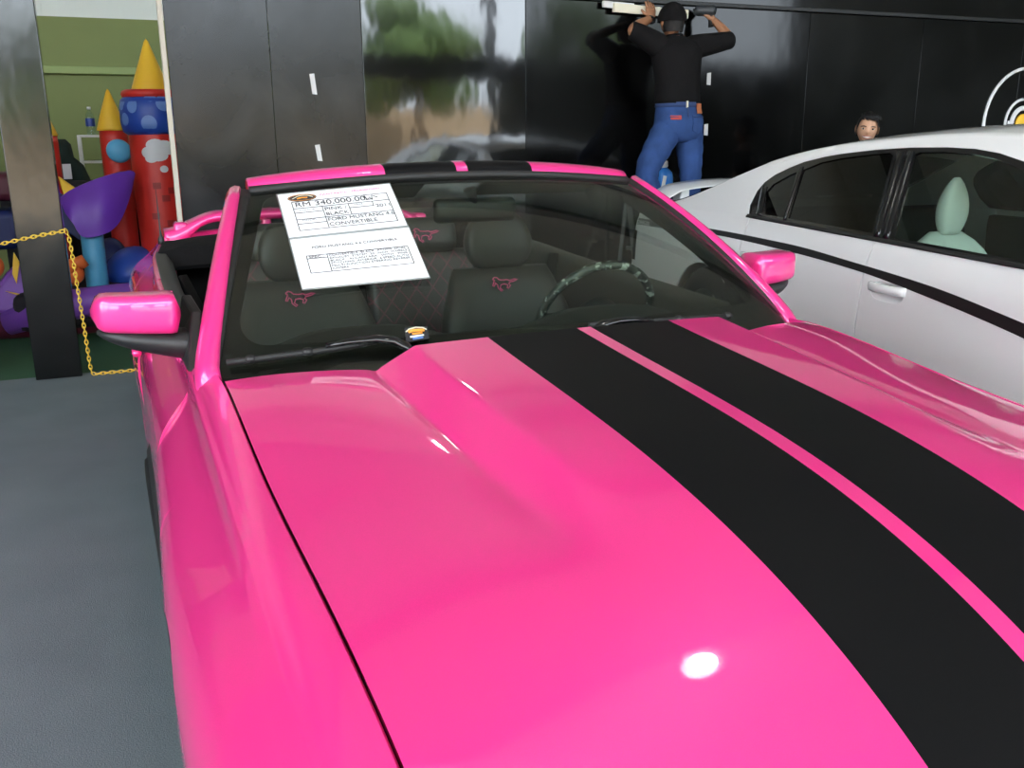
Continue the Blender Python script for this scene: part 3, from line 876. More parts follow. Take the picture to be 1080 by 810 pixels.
# ================================================================== white saloon
HB = -1.64830939
sed = empty('saloon_car', (2.90488511, .05807597, 0), 'white four door saloon car with a black side stripe, parked beside the pink car', 'car', rz=HB)
def L(s, l, z): return V((s, -l, z))       # s forward, l towards the camera side
def sb(mb, name, m, parent=None, **k): return mb.build(name, m, parent or sed, **k)
zb_s = [(-4.12, 1.015), (-3.6, 1.025), (-2.75, 1.030), (-1.67, 1.004), (-.875, .985), (-.30, .965), (.2, .93), (.7, .86), (.98, .74)]
def lw(s, z):
    b = tab([(.15, .86), (.25, .885), (.40, .915), (.60, .922), (.75, .916), (.86, .905), (.93, .888), (.985, .868), (1.04, .845)], z)
    k = 1.0
    if s < -3.2: k -= .055*((-3.2-s)/.92)**2.2
    if s > .1: k -= .16*((s-.1)/.88)**2.2
    # wheel arch flares
    for y0 in (-3.052, 0): b += .018*math.exp(-((s-y0)/.45)**2)*smooth((.98-z)/.25)
    return b*k
def side(s, v):          # v 0 top .. 1 bottom
    return None
def fside(sg): return lambda s, z: L(s, sg*lw(s, z), z)
def lowline(s): return .24
def arcpts(y0, r, zc, zl, n=18):
    a0 = math.asin((zl-zc)/r); out = []
    for k in range(n+1):
        a = PI-a0+(a0*2-PI)*k/n
        out.append((y0+r*math.cos(a), zc+r*math.sin(a)))
    return out
def beltpts(s0, s1, n=14): return [(lerp(s0, s1, k/n), tab(zb_s, lerp(s0, s1, k/n))) for k in range(n+1)]
sh = -1.690; shr = -2.72
def shutline(s0, lean=.035):   # slight lean as in the photo
    return [(s0+lean*(z-.9), z) for z in (1.0, .9, .75, .6, .4, .25)]
gap = .005
HCX, HCZ = -1.525, .800
hpoly = [(HCX+.105*math.copysign(abs(math.cos(a))**.7, math.cos(a)), HCZ+.043*math.copysign(abs(math.sin(a))**.8, math.sin(a))) for a in [2*PI*k/32 for k in range(32)]]
for sg in (1, -1):
    f = fside(sg); out = (0, -sg, 0)
    # front door
    bl = beltpts(sh+gap, -.42)
    front = bl+[(-.40, .80), (-.42, .25)]+[(sh+gap-.0, .25), (sh+gap-.01, .6), (sh+gap-.004, .85)]
    fd = panel('front_door', front, [hpoly], f, M['white_paint'], sed, step=.05, edge=.03, outward=out)
    # handle cup and bar
    cup = MB(); rows = []
    for q in range(9):
        t = q/8; rows.append([f(HCX+(px-HCX)*(1.03-t*.98), HCZ+(pz-HCZ)*(1.03-t*.98))+V((0, sg*(.004+.032*math.sin(t*PI/2)), 0)) for px, pz in hpoly])
    cup.grid(rows, close_v=True)
    sb(cup, 'handle_cup', M['white_paint'], fd)
    hb = MB(); hb.ring_loft([[f(HCX+dx, HCZ+.016)+V((0, -sg*(o_+.012*math.sin(PI*(dx+.10)/.20)*.6), 0))+V((0, -sg*a, b)) for a, b in ((-.012, -.020), (.012, -.018), (.016, 0), (.012, .018), (-.012, .020))] for dx, o_ in ((-.112, .0), (-.09, .008), (-.04, .014), (.04, .014), (.09, .008), (.112, .0))])
    sb(hb, 'door_handle', M['white_paint'], fd)
    # rear door: runs into the rear wheel arch
    arc = arcpts(-3.052, .395, .36, .40)
    bl = beltpts(shr+gap, sh-gap)
    cut = [(px, pz) for px, pz in arc if px > shr+.03]
    rear = bl+[(sh-gap-.004, .85), (sh-gap-.01, .6), (sh-gap, .25), (-2.60, .25)]+[(-2.655, .40), (-2.70, .60), (shr+.02, .75)]
    rd = panel('rear_door', rear, [], f, M['white_paint'], sed, step=.05, edge=.03, outward=out)
    hb = MB(); hc = -2.56; hb.ring_loft([[f(hc+dx, .835)+V((0, -sg*(o_+.012*math.sin(PI*(dx+.10)/.20)*.6), 0))+V((0, -sg*a, b)) for a, b in ((-.012, -.018), (.012, -.016), (.016, 0), (.012, .016), (-.012, .018))] for dx, o_ in ((-.112, .0), (-.09, .012), (-.04, .02), (.04, .02), (.09, .012), (.112, .0))])
    sb(hb, 'door_handle', M['white_paint'], rd)
    # rear quarter
    q = beltpts(-4.10, shr-gap)+[(shr-gap+.02, .75), (-2.70-gap*1.5, .60)]
    a2 = arcpts(-3.052, .385, .36, .52); a2.reverse()
    q += [p for p in a2]+[(-3.44, .30), (-4.02, .33), (-4.14, .60)]
    panel('rear_quarter_panel', q, [], f, M['white_paint'], sed, step=.05, edge=.03, outward=out)
    # front wing
    w = beltpts(-.41, .955)+[(.962, .60), (.962, .28), (.42, .25)]+list(reversed(arcpts(0, .395, .36, .36)))+[(-.41, .25), (-.39, .80)]
    panel('front_wing', w, [], f, M['white_paint'], sed, step=.05, edge=.03, outward=out)
    # sill
    sl = MB(); rows = []
    for k in range(25):
        s = lerp(-2.66, -.40, k/24); rows.append([L(s, sg*a, b) for a, b in ((.87, .26), (.895, .245), (.885, .19), (.84, .165))])
    sb(sl.grid(rows), 'sill', M['white_paint'], solid=.01)
    # black side stripe on the shoulder
    top = [(-4.10, .922), (-3.0, .939), (-2.3, .930), (-1.74, .898), (-1.29, .864), (-.855, .806), (-.42, .735), (-.05, .66)]
    bot = [(-4.10, .880), (-3.6, .892), (-3.0, .911), (-2.3, .896), (-1.737, .867), (-1.28, .817), (-.846, .755), (-.42, .67), (-.05, .58)]
    rows = []
    for k in range(61):
        s = lerp(-4.09, -.42, k/60); a, b = tab(top, s), tab(bot, s)
        rows.append([f(s, lerp(a, b, j/4))+V((0, -sg*.0025, 0)) for j in range(5)])
    st = sb(MB().grid(rows), 'side_stripe', M['black_vinyl'], solid=.002)
    if sg > 0:
        text('stripe_lettering', 'CHARGER', M['paper'], st, L(-4.07, lw(-4.05, .90)+.010, .889), V((1, -.07, 0)), V((0, 0, 1)), .036, width=.22, lift=.006)
    # tail lamp wrapping the corner
    tl = []
    for k in range(7):
        s = lerp(-4.125, -4.075, k/6); tl.append([f(s, z)+V((0, -sg*.003, 0)) for z in (.84, .78, .70, .64)])
    sb(MB().grid(tl), 'tail_lamp', M['black_gloss'], solid=.004)

# ---- greenhouse
def gh(sg): return lambda s, z: L(s, sg*(.862-(z-1.0)*.634-.35*max(0, z-1.395)**1.2), z)
rail = [(-3.78, 1.028), (-3.55, 1.075), (-3.30, 1.155), (-3.05, 1.245), (-2.80, 1.325), (-2.56, 1.375), (-2.27, 1.412), (-2.0, 1.434), (-1.67, 1.452), (-1.44, 1.456), (-1.2, 1.448), (-.95, 1.42), (-.70, 1.355), (-.40, 1.23), (-.10, 1.08), (.12, .965)]
win = [(-2.753, 1.034), (-2.80, 1.09), (-2.812, 1.164), (-2.79, 1.21), (-2.733, 1.253), (-2.64, 1.292), (-2.543, 1.324), (-2.40, 1.352), (-2.283, 1.368), (-2.05, 1.390), (-1.825, 1.402), (-1.6, 1.405), (-1.44, 1.400), (-1.30, 1.384), (-1.156, 1.354), (-.95, 1.285), (-.60, 1.14), (-.36, 1.02), (-.33, .985), (-.875, .992), (-1.67, 1.011), (-2.3, 1.028)]
for sg in (1, -1):
    f = gh(sg); out = (0, -sg, .6)
    skin = [(lerp(-3.78, .12, k/110), tab(rail, lerp(-3.78, .12, k/110))) for k in range(111)]
    outer = [(x, z) for x, z in skin]+[(.05, .955), (-.30, .968), (-.875, .984), (-1.67, 1.003), (-2.75, 1.026), (-3.4, 1.024)]
    panel('cabin_side', outer, [win], f, M['white_paint'], sed, step=.045, edge=.03, outward=out)
    # glass-run trim with the pane openings
    qg = [(-2.615, 1.052), (-2.665, 1.10), (-2.72, 1.165), (-2.70, 1.205), (-2.60, 1.258), (-2.555, 1.273), (-2.44, 1.05)]
    rg = [(-2.40, 1.048), (-2.515, 1.285), (-2.40, 1.325), (-2.25, 1.350), (-2.05, 1.370), (-1.935, 1.378), (-1.905, 1.366), (-1.745, 1.034), (-2.0, 1.040)]
    fg = [(-1.600, 1.028), (-1.770, 1.372), (-1.745, 1.384), (-1.60, 1.386), (-1.44, 1.380), (-1.31, 1.364), (-1.18, 1.335), (-.98, 1.262), (-.62, 1.105), (-.43, 1.022), (-.46, 1.004), (-.875, 1.010), (-1.2, 1.018)]
    ft = lambda s, z, f=f, sg=sg: f(s, z)-V((0, -sg, .6)).normalized()*.004
    tr = panel('window_trim', win, [qg, rg, fg], ft, M['black_gloss'], sed, step=.04, edge=.02, outward=out, solid=.012)
    fgl = lambda s, z, f=f, sg=sg: f(s, z)-V((0, -sg, .6)).normalized()*.010
    panel('quarter_window', qg, [], fgl, M['darker_glass'], sed, step=.05, edge=.03, outward=out, solid=.004)
    panel('rear_door_window', rg, [], fgl, M['darker_glass'], sed, step=.05, edge=.03, outward=out, solid=.004)
    panel('front_door_window', fg, [], fgl, M['dark_glass'], sed, step=.05, edge=.03, outward=out, solid=.004)
    # B pillar cover strips and the quarter divider
    for (a0, b0, a1, b1, w) in ((-1.700, 1.016, -1.872, 1.384, .040), (-1.638, 1.014, -1.806, 1.386, .040), (-2.42, 1.035, -2.535, 1.30, .022), (-2.665, 1.045, -2.765, 1.19, .05)):
        r = []
        for k in range(9):
            t = k/8; s = lerp(a0, a1, t); z = lerp(b0, b1, t); n = V((0, -sg, .6)).normalized()
            r.append([f(s+o, z)+n*h for o, h in ((-w/2, -.008), (-w/2+.003, .002), (0, .004), (w/2-.003, .002), (w/2, -.008))])
        sb(MB().ring_loft(r), 'pillar_cover', M['black_gloss'])
    # belt moulding
    r = []
    for k in range(33):
        s = lerp(-2.76, -.33, k/32); z = lin([(-2.76, 1.034), (-1.67, 1.009), (-.875, .990), (-.33, .982)], s)
        r.append([f(s, z+b)+V((0, -sg*a, 0)) for a, b in ((-.01, .008), (.006, .010), (.009, 0), (.006, -.008), (-.01, -.008))])
    sb(MB().ring_loft(r), 'belt_moulding', M['black_plastic'])
# roof skin across
def railpt(s):
    z = tab(rail, s); return gh(1)(s, z)
rows = []
for k in range(61):
    s = lerp(-2.86, -.82, k/60); p = railpt(s); l0 = -p.y; z0 = p.z; row = [L(s, -l0-.0165, z0-.022), L(s, -l0-.009, z0-.010)]
    for j in range(33):
        u = -1+2*j/32; a = abs(u)
        row.append(L(s, u*l0, z0+.002+.046*(1-a**3.0)))
    row += [L(s, l0+.009, z0-.010), L(s, l0+.0165, z0-.022)]
    rows.append(row)
sb(MB().grid(rows), 'roof', M['white_paint'], solid=.015)
# rear screen and windscreen
for nm, s0, s1, n in (('rear_screen', -3.66, -2.84, 1), ('windscreen', .06, -.84, 1)):
    rows = []
    for k in range(25):
        t = k/24; s = lerp(s0, s1, t); p = railpt(s); l0 = -p.y-.012; z0 = p.z
        rows.append([L(s-(.10*(1-(j/16-1)**2)*(1-t)*(1 if nm == 'rear_screen' else -1)), (-1+2*j/32)*l0, z0+.048*t*(1-abs(-1+2*j/32)**3)+.012*(1-t)) for j in range(33)])
    sb(MB().grid(rows), nm, M['dark_glass'] if nm == 'windscreen' else M['darker_glass'], solid=.004)
# deck lid, bonnet
rows = []
for k in range(21):
    s = lerp(-4.11, -3.55, k/20); z0 = tab(zb_s, s); w = lw(s, z0)
    rows.append([L(s-.03*(1-(j/16-1)**2)*(k < 12), (-1+2*j/32)*(w+.002), z0+.028*(1-abs(-1+2*j/32)**4)) for j in range(33)])
sb(MB().grid(rows), 'boot_lid', M['white_paint'], solid=.015)
rows = []
for k in range(31):
    s = lerp(-.12, .97, k/30); z0 = tab(zb_s, s); w = lw(s, z0)
    rows.append([L(s+.06*(1-(j/16-1)**2)*k/30, (-1+2*j/32)*(w+.002), z0+.05*(1-abs(-1+2*j/32)**3)) for j in range(33)])
sb(MB().grid(rows), 'bonnet', M['white_paint'], solid=.015)
# tail and nose
rows = []
for j in range(33):
    u = -1+2*j/32; row = []
    for z, d in ((1.025, -.01), (.99, .0), (.86, -.02), (.80, -.035), (.66, -.03), (.60, .03), (.48, .05), (.35, .02), (.28, -.02)):
        row.append(L(-4.11-d+.0*u-.06*(1-u*u), u*lw(-4.10, z), z+.02*(1-u**4)*(z > 1)))
    rows.append(row)
sb(MB().grid(rows), 'rear_bumper', M['white_paint'], solid=.012)
rows = []
for j in range(33):
    u = -1+2*j/32; row = []
    for z, d in ((.79, -.02), (.74, .0), (.60, .02), (.48, .05), (.35, .03), (.24, -.02)):
        row.append(L(.955+(d+.02)*(1-u**4)+.10*(1-u*u), u*(lw(.958, z)+.003), z))
    rows.append(row)
sb(MB().grid(rows), 'front_bumper', M['white_paint'], solid=.012)
sb(MB().box((1.075, 0, .58), (.04, 1.15, .22), bev=.02), 'grille', M['black_plastic'])
for sg in (1, -1):
    rows = []
    for k in range(11):
        u = lerp(.62, .97, k/10); rows.append([L(.965+.10*(1-u*u)+b, sg*u*lw(.96, z), z) for z, b in ((.735, .02), (.71, .03), (.66, .032), (.63, .025))])
    sb(MB().grid(rows), 'headlight', M['black_gloss'], solid=.01)
# rear wing
rings = []
for k in range(41):
    l = lerp(-.80, .80, k/40); a = abs(l)/.80
    z = 1.152-.058*a**3-.030*smooth((a-.80)/.2)
    s = -4.02+.09*a**2.5
    rings.append([L(s+d, l, z+h) for d, h in ((-.13, .012), (-.11, .022), (-.02, .016), (.10, -.006), (.115, -.014), (.08, -.019), (-.05, -.010), (-.12, .002))])
m_ = MB().ring_loft(rings)
for l in (-.58, .58): m_.box((-4.0, -l, 1.075), (.13, .07, .10), bev=.02)
sb(m_, 'rear_wing', M['white_paint'])
# cabin interior
it = MB(); it.box((-1.6, 0, .28), (3.0, 1.62, .05)); it.box((-3.2, 0, .62), (.05, 1.45, .70)); it.box((-.12, 0, .65), (.05, 1.6, .60)); it.box((-3.35, 0, .985), (.5, 1.4, .03))
sb(it, 'cabin_floor', M['cabin'])
for sg in (1, -1):
    rows = [[L(s, sg*a, z) for a, z in ((.835, .99), (.80, .985), (.79, .94), (.80, .70), (.77, .35))] for s in (-2.72, -2.2, -1.7, -1.1, -.45)]
    sb(MB().grid(rows), 'door_card', M['leather'], solid=.01)
sb(MB().box((-.33, 0, .86), (.42, 1.50, .20), bev=.07), 'dashboard', M['dash'])
def wseat(s, l):
    cu = MB().box((s+.30, -l, .50), (.54, .50, .17), rot=Matrix.Rotation(-.1, 3, 'Y'), bev=.06)
    r = sb(cu, 'car_seat', M['white_seat'])
    rings = []
    for k in range(13):
        t = k/12; z = lerp(.50, 1.015, t); ww = .255*(1-.25*smooth((t-.55)/.45)); dep = .075*(1-.35*t)*math.sqrt(1-.85*smooth((t-.80)/.2)**2); ww *= math.sqrt(1-.80*max(0, (t-.72)/.28)**2); ring = []
        for q in range(20):
            a = 2*PI*q/20; c, sn = math.cos(a), math.sin(a)
            ring.append(L(s-.16*t+math.copysign(abs(sn)**.6, sn)*dep, l+math.copysign(abs(c)**.5, c)*ww, z))
        rings.append(ring)
    sb(MB().ring_loft(rings), 'backrest', M['white_seat'], r)
    hr = []
    for k in range(13):
        t = k/12; z = lerp(1.005, 1.265, t); sc = math.sin(PI*clamp(.12+.855*t))**.6*lerp(1.05, .85, t)
        hr.append([L(s-.135+.015*t+math.copysign(abs(math.sin(2*PI*q/20))**.7, math.sin(2*PI*q/20))*.050*sc, l+math.copysign(abs(math.cos(2*PI*q/20))**.7, math.cos(2*PI*q/20))*.078*sc, z) for q in range(20)])
    sb(MB().ring_loft(hr), 'headrest', M['white_seat'], r)
wseat(-1.66, .36); wseat(-1.66, -.36)
rb = MB().box((-2.75, 0, .78), (.16, 1.30, .56), rot=Matrix.Rotation(-.3, 3, 'Y'), bev=.06)
sb(rb, 'rear_bench', M['leather'])
c = L(-.98, -.38, .90)
sw = sb(MB().torus(c, .19, .016, V((-.9, 0, .42)), seg=48, ms=10), 'steering_wheel', M['white_seat'])
sb(MB().tube([c, c+V((.25, 0, -.12))], .035, 12), 'steering_column', M['black_plastic'], sw)
mr = MB().ball((-.36, -1.0, 1.06), (.07, .11, .075), pw=.7)
for sg in (1, -1):
    sb(MB().ball((-.42, -sg*1.00, 1.05), (.065, .11, .075), pw=.7).tube([(-.40, -sg*.86, 1.0), (-.41, -sg*.95, 1.02)], .025, 10), 'door_mirror', M['white_paint'])
for x, y in ((0, -.80), (0, .80), (-3.052, -.80), (-3.052, .80)):
    m = MB()
    def bw(mb, name, mt, parent=None): return sb(mb, name, mt, parent)
    def wheel2(x, y):
        s = math.copysign(1, y); R = .36; w = .235; t = MB()
        t.lathe([(R*.66, -w/2), (R*.9, -w/2), (R*.985, -w/2+.025), (R, -w/2+.06), (R, w/2-.06), (R*.985, w/2-.025), (R*.9, w/2), (R*.66, w/2), (R*.64, 0)], (x, y, R), V((0, s, 0)), 40)
        o = sb(t, 'wheel', M['black_rubber']); r = MB()
        r.lathe([(R*.67, w/2-.02), (R*.64, w/2-.01), (R*.62, w/2-.04), (R*.6, -w/2+.02), (.05, -w/2+.02)], (x, y, R), V((0, s, 0)), 40)
        for k in range(5):
            a = 2*PI*k/5; d = V((math.cos(a), 0, math.sin(a))); c = V((x, y, R))+V((0, s, 0))*(w/2-.03)
            r.tube([c, c+d*R*.64], [.05, .032], 10, flatten=.45, up=V((0, 1, 0)))
        sb(r, 'alloy_rim', M['alloy'], o)
    wheel2(x, y)
# ================================================================== hall
def st(mb, name, m, **k): return tag(mb.build(name, m, **k), kind='structure')
st(MB().box((3, -1.5, -.05), (24, 13.2, .1)), 'floor', M['carpet'])
st(MB().box((3, 7.6, -.055), (24, 5.0, .1)), 'floor', M['turf'])
st(MB().box((3, -19, -.06), (60, 21.8, .1)), 'floor', M['soil'])
WY = 5.1
# black exhibition boards, 8 ft tall; leftmost pair unseen, added to darken fender reflections
boards = [(-3.95, -3.38, 'wall_dark'), (-3.10, -1.95, 'wall_dark'), (-.51, .121, 'wall_dull'), (.121, .733, 'wall_dull'), (.733, 1.932, 'wall_gloss'), (1.932, 3.15, 'wall_dark'), (3.15, 4.46, 'wall_dark'), (4.46, 5.68, 'wall_dark'), (5.68, 6.90, 'wall_dark'), (6.90, 8.12, 'wall_dark'), (8.12, 9.34, 'wall_dark'), (9.34, 10.56, 'wall_dark')]
rng = random.Random(3)
for a, b, k in boards:
    tilt = rng.uniform(-.004, .004)
    m_ = MB().box(((a+b)/2, WY+.02+tilt*0, 1.215), (b-a-.004, .035, 2.43), bev=.0015)
    st(m_, 'wall_back', M[k])
# upper row of boards and the dark top beam
m_ = MB()
m_.box((6.2, WY+.03, 2.62), (8.6, .05, .36), bev=.002)
st(m_, 'wall_back', M['wall_dark'])
st(MB().box((-.53, WY+.005, 1.22), (.03, .07, 2.44), bev=.003), 'trim_1', M['trim'])
st(MB().box((6.2, WY-.02, 2.435), (8.6, .03, .03), bev=.004), 'trim_2', M['black_plastic'])
# green hall wall behind
st(MB().box((3, 9.55, 1.33), (24, .1, 2.66)), 'wall_green', M['green_wall'])
wr = MB()
for k in range(160): wr.box((-9+.15*k+.05, 9.53+.02*(k % 2), 4.6), (.15, .06, 3.88), mi=0)
st(wr, 'wall_upper', M['white_sheet'])
st(MB().box((3, 9.46, 2.15), (24, .08, .075), bev=.01), 'trim_3', M['green_rail'])
# ceiling, beams, side walls, front facade with the wide opening
HT = 6.0
st(MB().box((3, .8, HT+.05), (24, 17.8, .1)), 'ceiling', M['hall'])
for k, y in enumerate((-6, -2.5, 1, 4.5, 8)):
    st(MB().box((3, y, HT-.2), (24, .18, .36), bev=.02), 'trim_4', M['steel'])
st(MB().box((15.05, .8, 3), (.1, 17.8, 6)), 'wall_right', M['hall_wall'])
st(MB().box((-9.05, 5.2, 3), (.1, 8.8, 6)), 'wall_left', M['hall_wall'])
f_ = MB(); f_.box((10.9, -8.05, 1.5), (8.2, .2, 3.0)); f_.box((-8, -8.05, 1.5), (2, .2, 3.0))
st(f_, 'wall_front', M['hall_wall'])
st(MB().box((3, -8.05, 2.9), (24, .25, .5), bev=.02), 'trim_5', M['steel'])
for x in (-7, -.5, 3.2, 6.8, 11, 14.8): st(MB().box((x, -8.05, 4.6), (.22, .22, 2.9), bev=.02), 'trim_6', M['steel'])

st(MB().box((3, -26, 1.3), (46, .3, 2.7)), 'wall_yard', M['soil'])  # unseen wall, added to give the glossy board a tan reflection
st(MB().box((-9.05, -3.6, 2.9), (.25, 8.8, .5), bev=.02), 'trim_7', M['steel'])  # unseen beam and posts, added to put dark outlines in the fender reflection
for y in (-5.2, -2.0): st(MB().box((-9.05, y, 3.0), (.22, .22, 6.0), bev=.02), 'trim_8', M['steel'])
st(MB().box((-21, -3, -.07), (24, 30, .1)), 'floor', M['soil'])
# lamps
def lamp(x, y, z=HT-.62):
    t = empty('high_bay_lamp', (x, y, z), 'round high bay lamp hanging under the hall roof', 'lamp', 'high bay lamps under the roof')
    o = (x, y, z)
    MB().lathe([(.0, .26), (.08, .25), (.10, .12), (.24, -.02), (.25, -.03), (.235, -.03), (.09, .10), (0, .11)], o, seg=32).build('lamp_shade', M['lamp_case'], t, off=o)
    MB().lathe([(0, .0), (.12, .0), (.13, -.012), (.10, -.03), (0, -.035)], o, seg=32).build('diffuser', M['lamp_on'], t, off=o)
    MB().tube([(x, y, z+.25), (x, y, HT+.02)], .01, 8).build('rod', M['steel'], t, off=o)
for x, y in LAMPS: lamp(x, y)

# outdoor yard beyond the opening: trees
def tree(x, y, h, r, label):
    t = empty('tree', (x, y, -.01), label, 'tree', 'trees in the yard')
    o = (x, y, 0)
    MB().tube([(x, y, -.05), (x+.1, y, h*.4), (x, y+.1, h*.7)], [.22, .16, .08], 10).build('trunk', M['bark'], t, off=o)
    rr = random.Random(int(x*10)); m = MB()
    for k in range(26):
        a = rr.uniform(0, 2*PI); q = r*math.sqrt(rr.random()); zz = h*rr.uniform(.42, 1.0); s = r*rr.uniform(.22, .42)
        m.ball((x+q*math.cos(a)*(1.15-zz/h*.5), y+q*math.sin(a)*(1.15-zz/h*.5), zz), (s, s, s*.8), seg=10, rings=7)
    m.build('crown', M['leaf'], t, off=o)
for i, (x, y, h, r) in enumerate(((-9, -22, 6, 2.4), (-2.5, -22.5, 5, 2.2), (4.2, -22, 4.2, 2.0), (9.5, -22, 6, 2.6), (15, -20, 6, 2.4))):
    tree(x, y, h, r, 'leafy green tree standing in the yard outside the open hall front')

# ---- tape strips on the boards
for i, (x0, z0, x1, z1, lab) in enumerate(((.384, 1.875, .396, 1.745, 'upper white tape strip on the dull grey board at left'), (.393, 1.419, .406, 1.313, 'lower white tape strip on the dull grey board at left'), (3.506, 1.936, 3.506, 1.845, 'upper white tape strip on the black board right of the man on the steps'), (3.500, 1.548, 3.500, 1.461, 'lower white tape strip on the black board right of the man on the steps'))):
    m = MB(); w = .016 if i < 2 else .018
    m.prism([(x0-w, WY+.0022, z0), (x0+w, WY+.0022, z0+.004), (x1+w, WY+.0022, z1), (x1-w, WY+.0022, z1+.004)], (0, -.003, 0))
    tag(m.build('tape_strip', M['tape'], off=None), lab, 'tape', 'white tape strips on the black boards')

# ---- round emblem on the wall at right
EM = V((7.0, WY-.002, 1.55))
em = empty('wall_emblem', (7.0, WY, 1.05), 'large round white ring emblem with a yellow centre on the black wall', 'emblem')
EO = (7.0, WY, 1.05)
MB().torus(EM, .487, .015, V((0, -1, 0)), seg=80, ms=8).build('outer_ring', M['paper'], em, off=EO)
MB().torus(EM, .215, .013, V((0, -1, 0)), seg=64, ms=8).build('inner_ring', M['paper'], em, off=EO)
m = MB(); m.torus(EM, .135, .022, V((0, -1, 0)), a0=.0, a1=PI, seg=40, ms=8, ref=(1, 0, 0))
for s in (-1, 1): m.box((7.0+s*.155, WY-.006, 1.557), (.07, .014, .03), bev=.004)
hm = m.build('horseshoe', M['paper'], em, off=EO)
MB().lathe([(0, 0), (.085, 0), (.085, .012), (.07, .018), (0, .018)], EM+V((0, .002, 0)), V((0, -1, 0)), 32).build('yellow_disc', M['yellow'], em, off=EO)

# ---- glossy black pillar beside the opening
pl = MB().box((-1.352, 5.08, 1.31), (.268, .14, 2.62), bev=.006)
tag(pl.build('display_pillar', wall_black('pillar_black_laminate', .14, .22, 3.5, .005, .06, .75), off=None), 'tall glossy black square pillar with a yellow chain around it', 'pillar')
# chain: links along a polyline
def chain(pts, pitch=.027):
    P = smoothpoly(pts, 12); P = [V(p) for p in P]; m = MB(); acc = 0; nxt = 0; k = 0
    for a, b in zip(P[:-1], P[1:]):
        d = (b-a).length
        while nxt <= acc+d:
            p = a.lerp(b, (nxt-acc)/d); t = (b-a).normalized()
            n = V((0, 1, 0)) if abs(t.y) < .7 else V((0, 0, 1)); n = (n-t*n.dot(t)).normalized(); bi = t.cross(n)
            x = n if k % 2 else bi
            pts_ = [p+t*math.cos(2*PI*q/10)*.0195+x*math.sin(2*PI*q/10)*.0095 for q in range(10)]; pts_.append(pts_[0])
            m.tube(pts_, .0036, 6, cap=False); nxt += pitch; k += 1
        acc += d
    return m
c1 = chain([(-1.75, 4.97, .80), (-1.62, 4.985, .85), (-1.50, 4.995, .876), (-1.40, 4.998, .895), (-1.30, 4.998, .912), (-1.215, 4.99, .925)])
c2 = chain([(-1.205, 5.0, .92), (-1.192, 5.0, .87), (-1.182, 5.0, .60), (-1.172, 5.0, .30), (-1.165, 5.0, .06), (-1.15, 5.0, .012), (-1.10, 5.0, .010), (-.95, 5.0, .010), (-.80, 5.0, .010)])
tag(c1.build('barrier_chain', M['chain']), 'yellow chain stretched across the front of the black pillar', 'chain')
tag(c2.build('barrier_chain', M['chain']), 'yellow chain hanging from the pillar down to the green floor', 'chain')

# ================================================================== inflatable castle
ic = empty('bouncy_castle', (-.9, 6.8, 0), 'multicoloured inflatable castle with yellow cone roofs seen through the gap', 'bouncy castle')
IO = (-.9, 6.8, 0)
def ib(mb, name, m, p=None, **k): return mb.build(name, m, p or ic, off=IO, **k)
def tower(x, y, r, z1, name='tower', ztap=None):
    m = MB(); m.lathe([(r*.93, .15), (r*.95, .5), (r, 1.0), (r, z1-.06), (r*.97, z1)], (x, y, 0), seg=36)
    return ib(m, name, M['red'])
tw = tower(-.545, 6.95, .205, 1.56)
rg = MB(); rg.lathe([(.20, 1.50), (.235, 1.525), (.248, 1.60), (.248, 1.70), (.235, 1.77), (.20, 1.80)], (-.55, 6.95, 0), seg=40)
pr = ib(rg, 'blue_ring', M['blue'], tw)
for k, (a, z, w, h) in enumerate(((-2.25, 1.72, .045, .055), (-1.75, 1.585, .06, .065), (-2.62, 1.62, .045, .05), (-1.25, 1.74, .06, .06), (-1.65, 1.775, .055, .025), (-2.75, 1.735, .04, .045), (-.95, 1.60, .05, .05))):
    rows = []
    for i in range(7):
        rr = i/6; row = []
        for j in range(16):
            t = 2*PI*j/16; aa = a+rr*w/.25*math.cos(t); zz = z+rr*h*math.sin(t); R = .250 if 1.58 < zz < 1.72 else .250-.9*max(0, zz-1.72)**1.2-.9*max(0, 1.58-zz)**1.2
            row.append((-.55+R*math.cos(aa), 6.95+R*math.sin(aa), zz))
        rows.append(row)
    ib(MB().grid(rows, close_v=True), 'spot', M['spot'], pr, solid=.003, offset=1)
ib(MB().torus((-.55, 6.95, 1.815), .19, .035, seg=40), 'red_collar', M['red'], tw)
ib(MB().lathe([(.0, 1.80), (.152, 1.82), (.148, 1.85), (.12, 1.93), (.062, 2.09), (.018, 2.215), (.0, 2.24)], (-.545, 6.95, 0), seg=36), 'cone_roof', M['yellow'], tw)
# clouds and bricks printed on the red tower
def onTower(cx, cy, R, a, z, w, h, n=16, mat_=None, name='cloud'):
    m = MB(); rows = []
    for i in range(5):
        rr = i/4; rows.append([(cx+R*math.cos(a+rr*w/R*math.cos(2*PI*j/n)), cy+R*math.sin(a+rr*w/R*math.cos(2*PI*j/n)), z+rr*h*math.sin(2*PI*j/n)) for j in range(n)])
    return m.grid(rows, close_v=True)
cm = MB()
for a, z, w, h in ((-1.95, 1.365, .055, .045), (-1.65, 1.42, .075, .05), (-1.35, 1.41, .075, .05), (-1.6, 1.34, .08, .045), (-1.15, 1.38, .05, .035), (-1.85, 1.32, .05, .035)):
    b = onTower(-.545, 6.95, .2065+.0004*a, a, z, w, h); cm.add(b.v, b.f)
ib(cm, 'cloud_print', M['cloud'], tw, solid=.002, offset=1)
b = onTower(-.545, 6.95, .2065, -1.42, 1.235, .032, .028); ib(b, 'cloud_print', M['cloud'], tw, solid=.002, offset=1)
